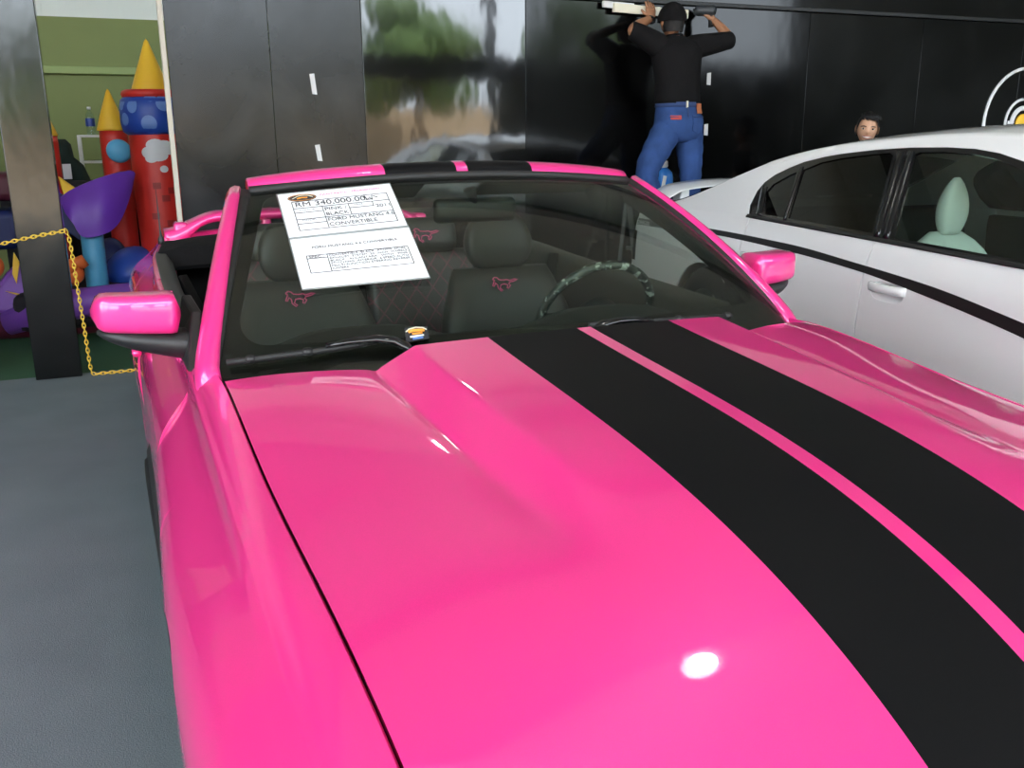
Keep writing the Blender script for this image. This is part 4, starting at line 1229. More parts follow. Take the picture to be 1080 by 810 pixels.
for a, z in ((-1.9, 1.08), (-1.35, 1.04), (-1.6, .98), (-2.05, .84), (-1.5, .78)):
    rows = [[(-.545+.206*math.cos(a+i*.05), 6.95+.206*math.sin(a+i*.05), z+j*.025) for j in range(3)] for i in range(7)]
    ib(MB().grid(rows), 'brick_print', M['brick'], tw, solid=.002, offset=1)
# small tower behind
t2 = tower(-.855, 7.35, .112, 1.545)
ib(MB().lathe([(0, 1.53), (.118, 1.54), (.115, 1.56), (.06, 1.73), (.012, 1.86), (0, 1.875)], (-.865, 7.35, 0), seg=28), 'cone_roof', M['yellow'], t2)
ib(MB().ball((-.83, 7.20, 1.375), (.10, .06, .095), rot=Matrix.Rotation(.5, 3, 'Y')), 'blue_knob', M['sky'], t2)
# left tower edge beside the pillar
t3 = tower(-1.40, 7.3, .12, 1.50)
ib(MB().lathe([(0, 1.49), (.125, 1.50), (.12, 1.52), (.06, 1.68), (0, 1.80)], (-1.40, 7.3, 0), seg=28), 'cone_roof', M['yellow'], t3)
# purple canopy like a ship's bow
cur_t = smoothpoly([(-1.262, 6.60, 1.03), (-1.16, 6.58, 1.10), (-1.0, 6.60, 1.165), (-.87, 6.66, 1.20), (-.765, 6.74, 1.215)], 6)
cur_b = smoothpoly([(-1.262, 6.60, 1.03), (-1.225, 6.50, .88), (-1.165, 6.50, .755), (-1.02, 6.50, .765), (-.91, 6.57, .85), (-.825, 6.65, 1.02), (-.765, 6.74, 1.205)], 4)
rows = []
for i in range(25):
    a = V(cur_t[min(len(cur_t)-1, i)]); b = V(cur_b[min(len(cur_b)-1, i)]); row = []
    for j in range(13):
        t = j/12; p = a.lerp(b, t); row.append(p+V((0, -.035*math.sin(PI*t)*math.sin(PI*i/24), 0)))
    rows.append(row)
ib(MB().grid(rows), 'purple_canopy', M['purple'], solid=.035, offset=1)
ib(MB().tube(cur_t, .018, 8), 'canopy_seam', M['purple'])
ib(MB().lathe([(.072, .20), (.083, .24), (.083, .76), (.07, .80)], (-1.10, 6.62, 0), seg=28), 'blue_post', M['sky'])
# lilac rim, bolsters, dark interior
ib(MB().tube([(-1.75, 6.55, .12), (-1.45, 6.42, .22), (-1.20, 6.40, .26), (-.95, 6.45, .27), (-.70, 6.55, .26), (-.30, 6.75, .26)], [.10, .115, .115, .11, .11, .11], 16), 'lilac_bolster', M['lilac'])
ib(MB().tube([(-1.90, 6.60, .09), (-1.45, 6.55, .09), (-.95, 6.55, .09), (-.2, 6.75, .09)], .10, 14), 'base_bolster', M['maroon'])
ib(MB().ball((-.80, 6.90, .40), (.24, .22, .22)), 'blue_bolster', M['blue'])
ib(MB().ball((-.98, 7.1, .46), (.14, .14, .22)), 'blue_bolster', M['navy'])
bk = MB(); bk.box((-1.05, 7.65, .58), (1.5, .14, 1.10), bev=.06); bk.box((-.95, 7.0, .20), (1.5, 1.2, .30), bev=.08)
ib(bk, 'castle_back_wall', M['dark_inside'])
# blue sail and yellow pennant beside the pillar
m = MB().prism([(-1.335, 6.70, 1.10), (-1.26, 6.66, 1.05), (-1.12, 6.62, .68), (-1.20, 6.62, .72), (-1.30, 6.66, .80)], (0, .10, 0))
ib(m, 'blue_flap', M['navy'], bevel=.015)
m = MB().prism([(-1.29, 6.72, 1.20), (-1.15, 6.66, 1.085), (-1.26, 6.66, 1.02)], (0, .06, 0))
ib(m, 'yellow_flap', M['yellow'], bevel=.012)
# creature with orange arms at the bottom
m = MB(); m.tube([(-1.30, 6.50, .40), (-1.26, 6.46, .55), (-1.20, 6.46, .57), (-1.17, 6.46, .52)], [.05, .055, .05, .035], 12); m.ball((-1.25, 6.48, .47), (.07, .06, .075))
ib(m, 'orange_horn', M['orange'])
# things left of the pillar
m = MB().box((-1.80, 7.0, .80), (.40, .5, .30), bev=.06); ib(m, 'navy_block', M['navy'])
m = MB().box((-1.80, 7.05, 1.12), (.40, .4, .22), bev=.06); ib(m, 'red_block', M['maroon'])
m = MB().prism([(-1.98, 6.50, .20), (-1.60, 6.50, .20), (-1.58, 6.55, .62), (-1.72, 6.52, .50)], (0, .14, 0)); ib(m, 'purple_fin', M['lilac'], bevel=.03)
m = MB().prism([(-1.645, 6.48, .66), (-1.615, 6.48, .58), (-1.655, 6.48, .42), (-1.675, 6.48, .50)], (0, .03, 0)); m.prism([(-1.74, 6.485, .37), (-1.60, 6.485, .33), (-1.61, 6.485, .28), (-1.66, 6.485, .335)], (0, .03, 0))
ib(m, 'yellow_star_print', M['yellow'], bevel=.004)
m = MB().ball((-1.83, 6.6, .55), (.10, .08, .10)); ib(m, 'orange_horn', M['orange'])

# white rack behind with a bottle on top, dark green jacket
rk = empty('storage_rack', (-.99, 8.3, 0), 'white slim metal rack standing behind the inflatable castle', 'rack')
RO = (-.99, 8.3, 0)
m = MB()
for dx in (-.155, .13):
    for dy in (-.14, .14): m.box((-.99+dx, 8.3+dy, .755), (.03, .03, 1.51), bev=.004)
m.build('rack_frame', M['white_plastic'], rk, off=RO)
for z in (.30, .70, 1.08, 1.27, 1.50): MB().box((-1.0, 8.3, z), (.30, .30, .022), bev=.004).build('shelf', M['white_plastic'], rk, off=RO)
bo = empty('water_bottle', (-1.035, 8.24, 1.512), 'clear plastic water bottle with a blue label on top of the white rack', 'bottle')
BO = (-1.035, 8.24, 1.512)
MB().lathe([(0, 0), (.036, 0), (.038, .01), (.038, .15), (.034, .18), (.016, .21), (.014, .225), (0, .226)], BO, seg=20).build('bottle_body', M['clear'], bo, off=BO)
MB().lathe([(.0385, .075), (.039, .08), (.039, .14), (.0385, .145)], BO, seg=20, cap=False).build('bottle_label', M['label_blue'], bo, off=BO, solid=.001, offset=1)
MB().lathe([(.016, .222), (.016, .245), (0, .246)], BO, seg=16).build('bottle_cap', M['white_plastic'], bo, off=BO)
jk = empty('draped_jacket', (-1.27, 7.93, 0), 'dark green jacket hung over a stand behind the inflatable castle', 'jacket')
JO = (-1.27, 7.93, 0)
rings = []
for z, w, d, dx in ((.62, .17, .10, .05), (.80, .18, .11, .05), (1.0, .175, .11, .04), (1.14, .15, .10, .025), (1.25, .13, .09, .01), (1.32, .07, .07, 0), (1.37, .075, .075, -.01), (1.43, .068, .07, -.01), (1.475, .03, .03, -.01)):
    rings.append([(-1.27+dx+w*math.cos(2*PI*q/20)*(1+.08*math.sin(5*2*PI*q/20)), 7.93+d*math.sin(2*PI*q/20), z) for q in range(20)])
MB().ring_loft(rings).build('jacket', M['dark_green'], jk, off=JO)
m = MB(); m.tube([(-1.25, 7.93, .02), (-1.25, 7.93, 1.3)], .014, 10); m.lathe([(0, 0), (.15, 0), (.15, .015), (.02, .03), (0, .03)], (-1.25, 7.93, 0), seg=24)
m.build('stand_pole', M['black_plastic'], jk, off=JO)
m = MB().box((-1.262, 7.815, 1.20), (.07, .012, .13), bev=.003); m.build('white_tag', M['paper'], jk, off=JO)
# ================================================================== people
def skin_mesh(name, joints, edges, root, level=2):
    """joints: dict name->(pos, radius or (rx, ry)); returns a mesh grown by a Skin modifier"""
    names = list(joints); idx = {n: i for i, n in enumerate(names)}
    me = bpy.data.meshes.new(name+'_sk'); me.from_pydata([tuple(joints[n][0]) for n in names], [(idx[a], idx[b]) for a, b in edges], [])
    ob = bpy.data.objects.new(name+'_sk', me); COL.objects.link(ob)
    md = ob.modifiers.new('skin', 'SKIN'); md.use_smooth_shade = True; md.branch_smoothing = .5
    for n in names:
        r = joints[n][1]; sv = me.skin_vertices[0].data[idx[n]]
        sv.radius = (r, r) if not hasattr(r, '__len__') else r
        sv.use_root = (n == root)
    s = ob.modifiers.new('sub', 'SUBSURF'); s.levels = level; s.render_levels = level
    dg = bpy.context.evaluated_depsgraph_get(); dg.update()
    out = bpy.data.meshes.new_from_object(ob.evaluated_get(dg))
    vs = [tuple(v.co) for v in out.vertices]; fs = [tuple(p.vertices) for p in out.polygons]
    COL.objects.unlink(ob); bpy.data.objects.remove(ob); bpy.data.meshes.remove(me); bpy.data.meshes.remove(out)
    return vs, fs
def hand(mb, wrist, d, n, side, curl=.3, L_=.175, thumb_out=.9):
    """palm + four fingers + thumb. d: direction from wrist to finger tips, n: back-of-hand normal, side: +1 thumb towards d x n"""
    d = V(d).normalized(); n = V(n); n = (n-d*n.dot(d)).normalized(); x = d.cross(n)*side; w = V(wrist)
    pl = L_*.50
    mb.ring_loft([[w+d*(t*pl)+x*(math.copysign(abs(math.cos(q*2*PI/14))**.7, math.cos(q*2*PI/14))*hw)+n*(math.sin(q*2*PI/14)*th) for q in range(14)] for t, hw, th in ((-.15, .024, .019), (.05, .028, .018), (.35, .036, .016), (.75, .041, .014), (1.0, .040, .011))])
    for k, (off, ln, r) in enumerate(((.030, .42, .0085), (.010, .48, .009), (-.010, .45, .0085), (-.029, .35, .0075))):
        b = w+d*pl*.92+x*off; p1 = b+(d*math.cos(curl*.4)-n*math.sin(curl*.4)).normalized()*L_*ln*.42
        p2 = p1+(d*math.cos(curl)-n*math.sin(curl))*L_*ln*.34; p3 = p2+(d*math.cos(curl*1.7)-n*math.sin(curl*1.7))*L_*ln*.30
        mb.tube([b, p1, p2, p3], [r*1.1, r, r*.92, r*.6], 8)
    b = w+d*pl*.25+x*.024; p1 = b+(d*.6+x*thumb_out).normalized()*L_*.22-n*.004; p2 = p1+(d*.85+x*.45).normalized()*L_*.17-n*.006
    mb.tube([b, p1, p2], [.0125, .0105, .0065], 8)
def head(mb, c, fwd, up, h=.225, seg=40, smile=0.0):
    """head with a face; c is the centre, fwd where it looks"""
    fwd = V(fwd).normalized(); up = V(up); up = (up-fwd*up.dot(fwd)).normalized(); rt = fwd.cross(up)
    P = []
    R = 32
    for i in range(R+1):
        th = PI*i/R; row = []
        for j in range(seg):
            ph = 2*PI*j/seg
            x = math.sin(th)*math.sin(ph); y = math.sin(th)*math.cos(ph); z = math.cos(th)   # y forward
            sx, sy, sz = .345*h, .435*h, .50*h
            if z < 0:       # jaw narrows
                sx *= 1-.30*(-z)**1.5; 
                if y < 0: sy *= 1-.25*(-z)
            px, py, pz = x*sx, y*sy, z*sz
            if y > 0:
                fx = px/h; fz = pz/h
                nose = math.exp(-(fx/.045)**2)*math.exp(-((fz+.10)/.075)**2)*(1 if fz < -.03 else .75)
                brow = math.exp(-((fz-.075)/.035)**2)*math.exp(-(fx/.22)**4)
                eye = math.exp(-((abs(fx)-.155)/.06)**2)*math.exp(-((fz-.01)/.045)**2)
                mouth = math.exp(-(fx/.12)**2)*math.exp(-((fz+.255)/.03)**2)
                chin = math.exp(-(fx/.11)**2)*math.exp(-((fz+.41)/.07)**2)
                cheek = math.exp(-((abs(fx)-.19)/.07)**2)*math.exp(-((fz+.12)/.07)**2)
                py += h*(.125*nose+.018*brow-.045*eye+.012*mouth+.03*chin+.012*cheek*(1+smile))
            row.append(V(c)+rt*px+fwd*py+up*pz)
        P.append(row)
    mb.grid(P, close_v=True)
    for s in (-1, 1):   # ears
        e = V(c)+rt*(s*.352*h)-fwd*.02*h-up*.02*h
        rot = Matrix((rt, fwd, up)).transposed() @ Matrix.Rotation(s*.35, 3, 'Z')
        mb.ball(e, (.035*h, .09*h, .14*h), seg=14, rings=10, rot=rot)
    return c, fwd, up, rt

# ---- man on the steps, seen from behind
MX = 2.97
man = empty('person', (MX, 4.67, .665), 'man in black cap and shirt and blue jeans on steps, arms raised to the wall', 'person')
NO = (MX+.11, 4.62, .665)
W_ = dict
J = {
 'pelvis': ((3.09, 4.66, 1.60), .095), 'spine': ((3.095, 4.68, 1.80), .095), 'chest': ((3.09, 4.70, 2.00), .095),
 'neck0': ((3.075, 4.71, 2.125), .060), 'neck': ((3.068, 4.72, 2.185), .052),
 'shL': ((2.90, 4.71, 2.10), .065), 'elL': ((2.725, 4.75, 2.195), .045), 'foL': ((2.855, 4.82, 2.25), .038), 'wrL': ((2.982, 4.89, 2.297), .027),
 'shR': ((3.27, 4.71, 2.10), .065), 'elR': ((3.58, 4.73, 2.15), .045), 'foR': ((3.56, 4.82, 2.235), .038), 'wrR': ((3.515, 4.89, 2.315), .027),
 'hipL': ((3.01, 4.66, 1.53), .075), 'thL': ((2.89, 4.62, 1.37), .065), 'knL': ((2.78, 4.57, 1.22), .050), 'caL': ((2.845, 4.60, 1.04), .045), 'anL': ((2.93, 4.64, .78), .040), 'hlL': ((2.935, 4.63, .71), .040), 'toL': ((2.93, 4.80, .700), .034),
 'hipR': ((3.17, 4.66, 1.53), .075), 'thR': ((3.19, 4.64, 1.34), .065), 'knR': ((3.195, 4.62, 1.14), .050), 'caR': ((3.195, 4.60, .99), .045), 'anR': ((3.195, 4.62, .78), .040), 'hlR': ((3.195, 4.61, .71), .040), 'toR': ((3.20, 4.78, .700), .034),
}
E_ = [('pelvis', 'spine'), ('spine', 'chest'), ('chest', 'neck0'), ('neck0', 'neck'), ('chest', 'shL'), ('shL', 'elL'), ('elL', 'foL'), ('foL', 'wrL'), ('chest', 'shR'), ('shR', 'elR'), ('elR', 'foR'), ('foR', 'wrR'),
      ('pelvis', 'hipL'), ('hipL', 'thL'), ('thL', 'knL'), ('knL', 'caL'), ('caL', 'anL'), ('anL', 'hlL'), ('hlL', 'toL'), ('pelvis', 'hipR'), ('hipR', 'thR'), ('thR', 'knR'), ('knR', 'caR'), ('caR', 'anR'), ('anR', 'hlR'), ('hlR', 'toR')]
vs, fs = skin_mesh('body', J, E_, 'pelvis')
b = MB(); b.add(vs, fs)
HC = V((3.062, 4.735, 2.262))
head(b, HC, V((.05, 1, .10)), V((0, -.1, 1)), h=.225)
hand(b, J['wrL'][0], (.18, .48, .85), (-.1, -1, .35), -1, curl=.25)
hand(b, J['wrR'][0], (-.55, .45, .62), (.25, -1, .45), 1, curl=.9)
ib_ = lambda mb, nm, m, p=man, **k: mb.build(nm, m, p, off=NO, **k)
ib_(b, 'body', M['skin'])
# clothes: lofted over the body
def ell(c, rx, ry, n=28, pw=.85, tilt=0.0):
    return [V(c)+V((rx*math.copysign(abs(math.cos(2*PI*q/n))**pw, math.cos(2*PI*q/n)), ry*math.copysign(abs(math.sin(2*PI*q/n))**pw, math.sin(2*PI*q/n)), tilt*math.cos(2*PI*q/n))) for q in range(n)]
m = MB()
m.ring_loft([ell(c, a, b_) for c, a, b_ in (((3.092, 4.672, 1.690), .174, .130), ((3.092, 4.672, 1.72), .172, .128), ((3.094, 4.68, 1.80), .168, .124), ((3.094, 4.69, 1.90), .176, .126), ((3.09, 4.70, 2.00), .192, .128), ((3.088, 4.705, 2.07), .205, .122), ((3.084, 4.71, 2.115), .185, .105), ((3.078, 4.715, 2.145), .115, .085), ((3.074, 4.715, 2.158), .072, .070))])
for pts, rd in ((((3.00, 4.70, 2.055), (2.93, 4.71, 2.095), (2.83, 4.73, 2.15), (2.755, 4.745, 2.185), (2.735, 4.75, 2.193)), (.085, .088, .076, .066, .064)), (((3.17, 4.70, 2.055), (3.25, 4.705, 2.090), (3.40, 4.715, 2.118), (3.53, 4.725, 2.142), (3.565, 4.73, 2.148)), (.085, .088, .076, .066, .064))):
    m.tube(smoothpoly(pts, 3), [lin(list(enumerate(rd)), k/3) for k in range((len(rd)-1)*3+1)], 18)
m.lathe([(.070, -.004), (.066, .012), (.058, .012)], (3.072, 4.717, 2.155), V((-.05, .15, 1)), 24, cap=False)
ib_(m, 'shirt', M['black_cloth'])
m = MB()
m.ring_loft([ell(c, a, b_) for c, a, b_ in (((3.092, 4.668, 1.695), .160, .118), ((3.092, 4.665, 1.66), .166, .122), ((3.092, 4.655, 1.60), .176, .132), ((3.092, 4.648, 1.55), .184, .138), ((3.10, 4.645, 1.49), .182, .132), ((3.11, 4.645, 1.44), .150, .115), ((3.11, 4.65, 1.415), .08, .08))])
legL = smoothpoly([(3.02, 4.65, 1.56), (2.965, 4.635, 1.46), (2.875, 4.60, 1.345), (2.795, 4.565, 1.235), (2.805, 4.575, 1.13), (2.865, 4.60, 1.02), (2.92, 4.625, .88), (2.94, 4.635, .745)], 4)
legR = smoothpoly([(3.17, 4.65, 1.56), (3.185, 4.645, 1.46), (3.192, 4.635, 1.34), (3.195, 4.62, 1.22), (3.195, 4.615, 1.13), (3.195, 4.61, 1.02), (3.195, 4.615, .88), (3.197, 4.62, .745)], 4)
for path, rd in ((legL, (.10, .108, .100, .086, .080, .078, .074, .072)), (legR, (.10, .106, .098, .084, .078, .078, .076, .074))):
    R_ = [lin(list(enumerate(rd)), k/4) for k in range((len(rd)-1)*4+1)]
    R_ = [r*(1+.03*math.sin(k*1.9)) for k, r in enumerate(R_)]
    m.tube(path, R_, 22)
jeans = ib_(m, 'jeans', M['denim'])
m = MB(); m.ring_loft([ell((3.092, 4.667, z), a, b_) for z, a, b_ in ((1.662, .166, .122), (1.664, .172, .128), (1.698, .168, .125), (1.700, .160, .118))], cap=False)
ib_(m, 'waistband', M['denim_dark'], jeans)
def backy(x, z):   # rear face of the jeans at (x, z)
    rx, ry, cy = tab([(1.44, .15), (1.49, .182), (1.55, .184), (1.60, .176), (1.66, .166)], z), tab([(1.44, .115), (1.49, .132), (1.55, .138), (1.60, .132), (1.66, .122)], z), tab([(1.44, 4.645), (1.55, 4.648), (1.60, 4.655), (1.66, 4.665)], z)
    c = clamp(abs((x-3.095)/rx), 0, .98)**(1/.85); return cy-ry*math.sqrt(1-c*c)**.85
for x0, dx in ((3.01, -.012), (3.178, .012)):
    rows = []
    for i in range(9):
        a = -1+2*i/8; row = []
        for j_ in range(7):
            t = j_/6; z = lerp(1.605, 1.475+.022*abs(a), t); x = x0+a*lerp(.060, .052, t)+dx*(1-t); row.append((x, backy(x, z)-.004, z))
        rows.append(row)
    ib_(MB().grid(rows), 'back_pocket', M['denim_dark'] if 0 else M['denim'], jeans, solid=.006, offset=0)
    st_ = MB(); st_.tube([(x0+a*.050+dx*.8, backy(x0+a*.05, 1.592)-.009, 1.592) for a in (-1, -.5, 0, .5, 1)], .0035, 6)
    ib_(st_, 'pocket_stitching', M['denim_dark'], jeans)
def patch(x, z, w, h_, nm, mt):
    rows = [[(x+a*w, backy(x+a*w, z+b*h_)-.011, z+b*h_) for b in (-1, 0, 1)] for a in (-1, -.5, 0, .5, 1)]
    ib_(MB().grid(rows), nm, mt, jeans, solid=.006, offset=0)
patch(2.995, 1.588, .036, .014, 'pocket_label', M['red_patch']); patch(3.205, 1.652, .028, .036, 'leather_patch', M['tan_patch'])
m = MB().box((3.09, 4.535, 1.680), (.012, .014, .05), bev=.003); ib_(m, 'belt_loop', M['cream'], jeans)
m = MB(); m.tube([(3.092+.002*k, 4.528-.006*math.sin(k), 1.66-.035*k) for k in range(6)], .006, 6); ib_(m, 'centre_seam', M['denim_dark'], jeans)
# cap worn backwards-ish, hair below it
rows = []
for i in range(13):
    th = PI*(.52)*i/12; rows.append([HC+V((.096*math.sin(th)*math.cos(2*PI*j/32), .112*math.sin(th)*math.sin(2*PI*j/32)-.003, .124*math.cos(th)+.004)) for j in range(32)])
cap = ib_(MB().grid(rows, close_v=True), 'cap', M['black_cloth'], solid=.006, offset=1)
br = MB(); rows = []
for i in range(13):
    a = PI*(.22+.56*i/12); rows.append([HC+V((r_*.092*math.cos(a), r_*.106*math.sin(a)+dy, .03+.02*(r_-1))) for r_, dy in ((1.0, 0), (1.2, .005), (1.4, .01), (1.6, .012))])
ib_(br.grid(rows), 'cap_peak', M['black_cloth'], cap, solid=.006)
hr = MB(); rows = []
for i in range(9):
    z = lerp(.02, -.075, i/8); k = 1-.16*(i/8)
    rows.append([HC+V((.086*k*math.cos(a), .108*k*math.sin(a)-.004, z)) for a in [PI+PI*j/20 for j in range(21)]])
ib_(hr.grid(rows), 'hair', M['hair'], solid=.008, offset=1)
for s, pz in ((2.935, .70), (3.198, .70)):
    m = MB().ball((s, 4.69, .693), (.052, .135, .052), pw=.75); ib_(m, 'shoe', M['black_rubber'])
# watch on the left wrist
m = MB().torus(V(J['wrL'][0])-V((.012, .012, .012)), .030, .007, V((.4, .45, .5)), seg=24, ms=8); ib_(m, 'watch', M['black_rubber'])

# plank he is fixing, tool in his right hand
m = MB().box((2.93, 5.045, 2.362), (.64, .03, .062), rot=Matrix.Rotation(.035, 3, 'Y'), bev=.003)
t = tag(m.build('wooden_batten', M['cream'], off=(2.93, 5.045, 2.33)), 'pale wooden batten being held flat against the top of the black wall', 'batten'); t.location = (2.93, 5.045, 2.33)
m = MB().box((2.66, 5.062, 2.392), (.26, .022, .045), rot=Matrix.Rotation(.03, 3, 'Y'), bev=.003)
t = tag(m.build('white_strip', M['tape'], off=(2.66, 5.062, 2.37)), 'white strip behind the left end of the pale batten', 'strip'); t.location = (2.66, 5.062, 2.37)
dr = empty('power_tool', (3.36, 4.97, 2.31), 'dark grey power tool held against the batten in the raised right hand', 'tool')
DO = (3.36, 4.97, 2.31)
m = MB().tube([(3.275, 5.005, 2.365), (3.30, 4.99, 2.372), (3.40, 4.95, 2.375), (3.43, 4.94, 2.372)], [.018, .038, .040, .030], 14)
m.build('tool_body', mat('dark_grey_plastic', (.035, .04, .045), .45), dr, off=DO)
MB().tube([(3.385, 4.955, 2.37), (3.395, 4.945, 2.30), (3.40, 4.945, 2.255)], [.022, .019, .022], 12).build('tool_handle', M['black_rubber'], dr, off=DO)

# stepladder under him with a jug on its top
ld = empty('stepladder', (2.95, 4.80, 0), 'aluminium stepladder the man in the black shirt stands on', 'ladder')
LO = (2.95, 4.80, 0)
for s in (-1, 1):
    MB().tube([(2.95+s*.32, 4.52, .0), (2.95+s*.25, 4.92, 1.03)], .022, 8).build('rail', M['alu'], ld, off=LO)
    MB().tube([(2.95+s*.30, 5.04, .0), (2.95+s*.24, 4.95, 1.03)], .016, 8).build('rear_leg', M['alu'], ld, off=LO)
for z in (.22, .44): MB().box((2.95, lerp(4.52, 4.92, z/1.03), z), (.62-.1*z, .12, .03), bev=.005).build('step', M['alu'], ld, off=LO)
MB().box((2.95, 4.72, .635), (.58, .30, .03), bev=.006).build('step', M['alu'], ld, off=LO)
MB().box((2.95, 4.95, 1.035), (.54, .14, .03), bev=.006).build('top_tray', M['alu'], ld, off=LO)
JG = V((3.035, 4.95, 1.051))
jg = empty('jug', JG, 'blue plastic jug with a white cap on the stepladder top', 'jug')
m = MB(); m.ring_loft([[JG+V((w*math.copysign(abs(math.cos(2*PI*q/20))**.6, math.cos(2*PI*q/20))+dx, d*math.copysign(abs(math.sin(2*PI*q/20))**.6, math.sin(2*PI*q/20)), z)) for q in range(20)] for w, d, z, dx in ((.058, .05, 0, 0), (.062, .054, .01, 0), (.062, .054, .10, 0), (.055, .05, .14, -.004), (.035, .035, .165, -.012), (.022, .022, .18, -.018))])
m.build('jug_body', M['blue_plastic'], jg, off=JG)
MB().lathe([(0, 0), (.042, .0), (.046, .008), (.046, .042), (.04, .048), (0, .048)], JG+V((-.022, 0, .175)), V((-.08, 0, 1)), 24).build('jug_cap', M['white_plastic'], jg, off=JG)
MB().box(JG+V((-.036, -.053, .065)), (.030, .006, .10), rot=Matrix.Rotation(.2, 3, 'Y'), bev=.002).build('jug_label', M['white_plastic'], jg, off=JG)

# ---- smiling man behind the saloon
FX, FY = 4.42, 4.40
p2 = empty('person', (FX, FY, 0), 'smiling man with short black hair looking over the roof of the white car', 'person')
QO = (FX, FY, 0)
FC = V((FX+.03, FY-.05, 1.500))
look = (V((-.9162, -1.3943, 1.4594))-FC).normalized()
look = (look+V((.10, 0, -.02))).normalized()
ft = V((math.cos(-.2), math.sin(-.2), 0))
B2 = {
 'pelvis': ((FX, FY, .86), (.13, .10)), 'spine': ((FX, FY, 1.02), (.13, .10)), 'chest': ((FX, FY-.01, 1.20), (.15, .10)), 'neck0': ((FX+.01, FY-.02, 1.33), .06), 'neck': ((FX+.02, FY-.03, 1.40), .055),
 'shL': ((FX-.13, FY+.12, 1.27), .062), 'elL': ((FX-.19, FY+.17, 1.00), .045), 'wrL': ((FX-.22, FY+.12, .77), .028),
 'shR': ((FX+.13, FY-.12, 1.27), .062), 'elR': ((FX+.20, FY-.16, 1.00), .045), 'wrR': ((FX+.18, FY-.22, .77), .028),
 'hipL': ((FX-.06, FY+.07, .80), .095), 'knL': ((FX-.07, FY+.09, .45), .06), 'anL': ((FX-.07, FY+.11, .09), .04), 'toL': ((FX-.20, FY+.0, .035), .034),
 'hipR': ((FX+.06, FY-.07, .80), .095), 'knR': ((FX+.07, FY-.09, .45), .06), 'anR': ((FX+.07, FY-.08, .09), .04), 'toR': ((FX-.04, FY-.20, .035), .034)}
E2 = [('pelvis', 'spine'), ('spine', 'chest'), ('chest', 'neck0'), ('neck0', 'neck'), ('chest', 'shL'), ('shL', 'elL'), ('elL', 'wrL'), ('chest', 'shR'), ('shR', 'elR'), ('elR', 'wrR'), ('pelvis', 'hipL'), ('hipL', 'knL'), ('knL', 'anL'), ('anL', 'toL'), ('pelvis', 'hipR'), ('hipR', 'knR'), ('knR', 'anR'), ('anR', 'toR')]
vs, fs = skin_mesh('body', B2, E2, 'pelvis'); b = MB(); b.add(vs, fs)
upv = V((.10, 0, 1))
c, fw, up, rt = head(b, FC, look, upv, h=.225, smile=.8)
hand(b, B2['wrL'][0], (0, -.1, -1), (-.7, .7, 0), 1); hand(b, B2['wrR'][0], (0, -.1, -1), (.7, -.7, 0), -1)
qb = lambda mb, nm, m, p=p2, **k: mb.build(nm, m, p, off=QO, **k)
qb(b, 'body', M['skin_face'])
h = .225
def fp(x, y, z): return FC+rt*(x*h)+fw*(y*h)+up*(z*h)
for s in (-1, 1):
    e = MB().ball(fp(s*.155, .352, .012), (.055*h, .05*h, .030*h), seg=14, rings=8, rot=Matrix((rt, fw, up)).transposed())
    ey = qb(e, 'eye', M['eye'])
    qb(MB().ball(fp(s*.155+.006, .394, .012), (.032*h, .014*h, .031*h), seg=12, rings=8, rot=Matrix((rt, fw, up)).transposed()), 'iris', M['iris'], ey)
    bw = MB().tube([fp(s*.07, .425, .075), fp(s*.14, .415, .098), fp(s*.22, .355, .085), fp(s*.255, .31, .062)], [.010*h, .017*h, .014*h, .005*h], 8)
    qb(bw, 'eyebrow', M['hair'])
qb(MB().tube([fp(-.15, .352, -.235), fp(-.08, .405, -.258), fp(0, .425, -.265), (fp(.08, .405, -.258)), fp(.15, .352, -.235)], [.008*h, .026*h, .032*h, .026*h, .008*h], 10, flatten=.6), 'teeth', M['teeth'])
qb(MB().tube([fp(-.165, .345, -.225), fp(-.08, .415, -.230), fp(0, .440, -.232), (fp(.08, .415, -.230)), fp(.165, .345, -.225)], [.006*h, .016*h, .018*h, .016*h, .006*h], 10), 'upper_lip', M['lip'])
qb(MB().tube([fp(-.15, .345, -.245), fp(-.08, .40, -.292), fp(0, .425, -.305), (fp(.08, .40, -.292)), fp(.15, .345, -.245)], [.006*h, .018*h, .022*h, .018*h, .006*h], 10), 'lower_lip', M['lip'])
# hair: swept cap with a fringe towards the camera's left
hm = MB(); rr = random.Random(5); rows = []
for i in range(17):
    th = PI*.62*i/16; row = []
    for j in range(40):
        ph = 2*PI*j/40; y = math.cos(ph); x = math.sin(ph)
        # hairline: higher at the forehead
        lim = lerp(.62, .285, smooth((y-.25)/.55)) if y > .25 else .62
        lim += .07*smooth((y-.3)/.4)*(-x)*0+.05*(x < -.1)*smooth((y-.3)/.4)
        t = PI*lim*i/16; lift = 1.07+.05*math.sin(9*ph+3*t)*.5+.06*smooth((y-.1)/.6)
        row.append(fp(.345*lift*math.sin(t)*x, .437*lift*math.sin(t)*y, .52*lift*math.cos(t)))
    rows.append(row)
hm.grid(rows, close_v=True)
for k in range(46):
    a = rr.uniform(-1.1, 1.1); x0 = .33*math.sin(a); y0 = .36*math.cos(a)
    p0 = fp(x0*.85, y0*.80, .42+.05*rr.random()); p1 = fp(x0*1.02-.05, y0*1.18, .40+.05*rr.random()); p2_ = fp(x0*1.05-.10, y0*1.22, .27+.08*rr.random())
    hm.tube([p0, p1, p2_], [.012*h*2, .012*h*2, .002], 6)
qb(hm, 'hair', M['hair'])
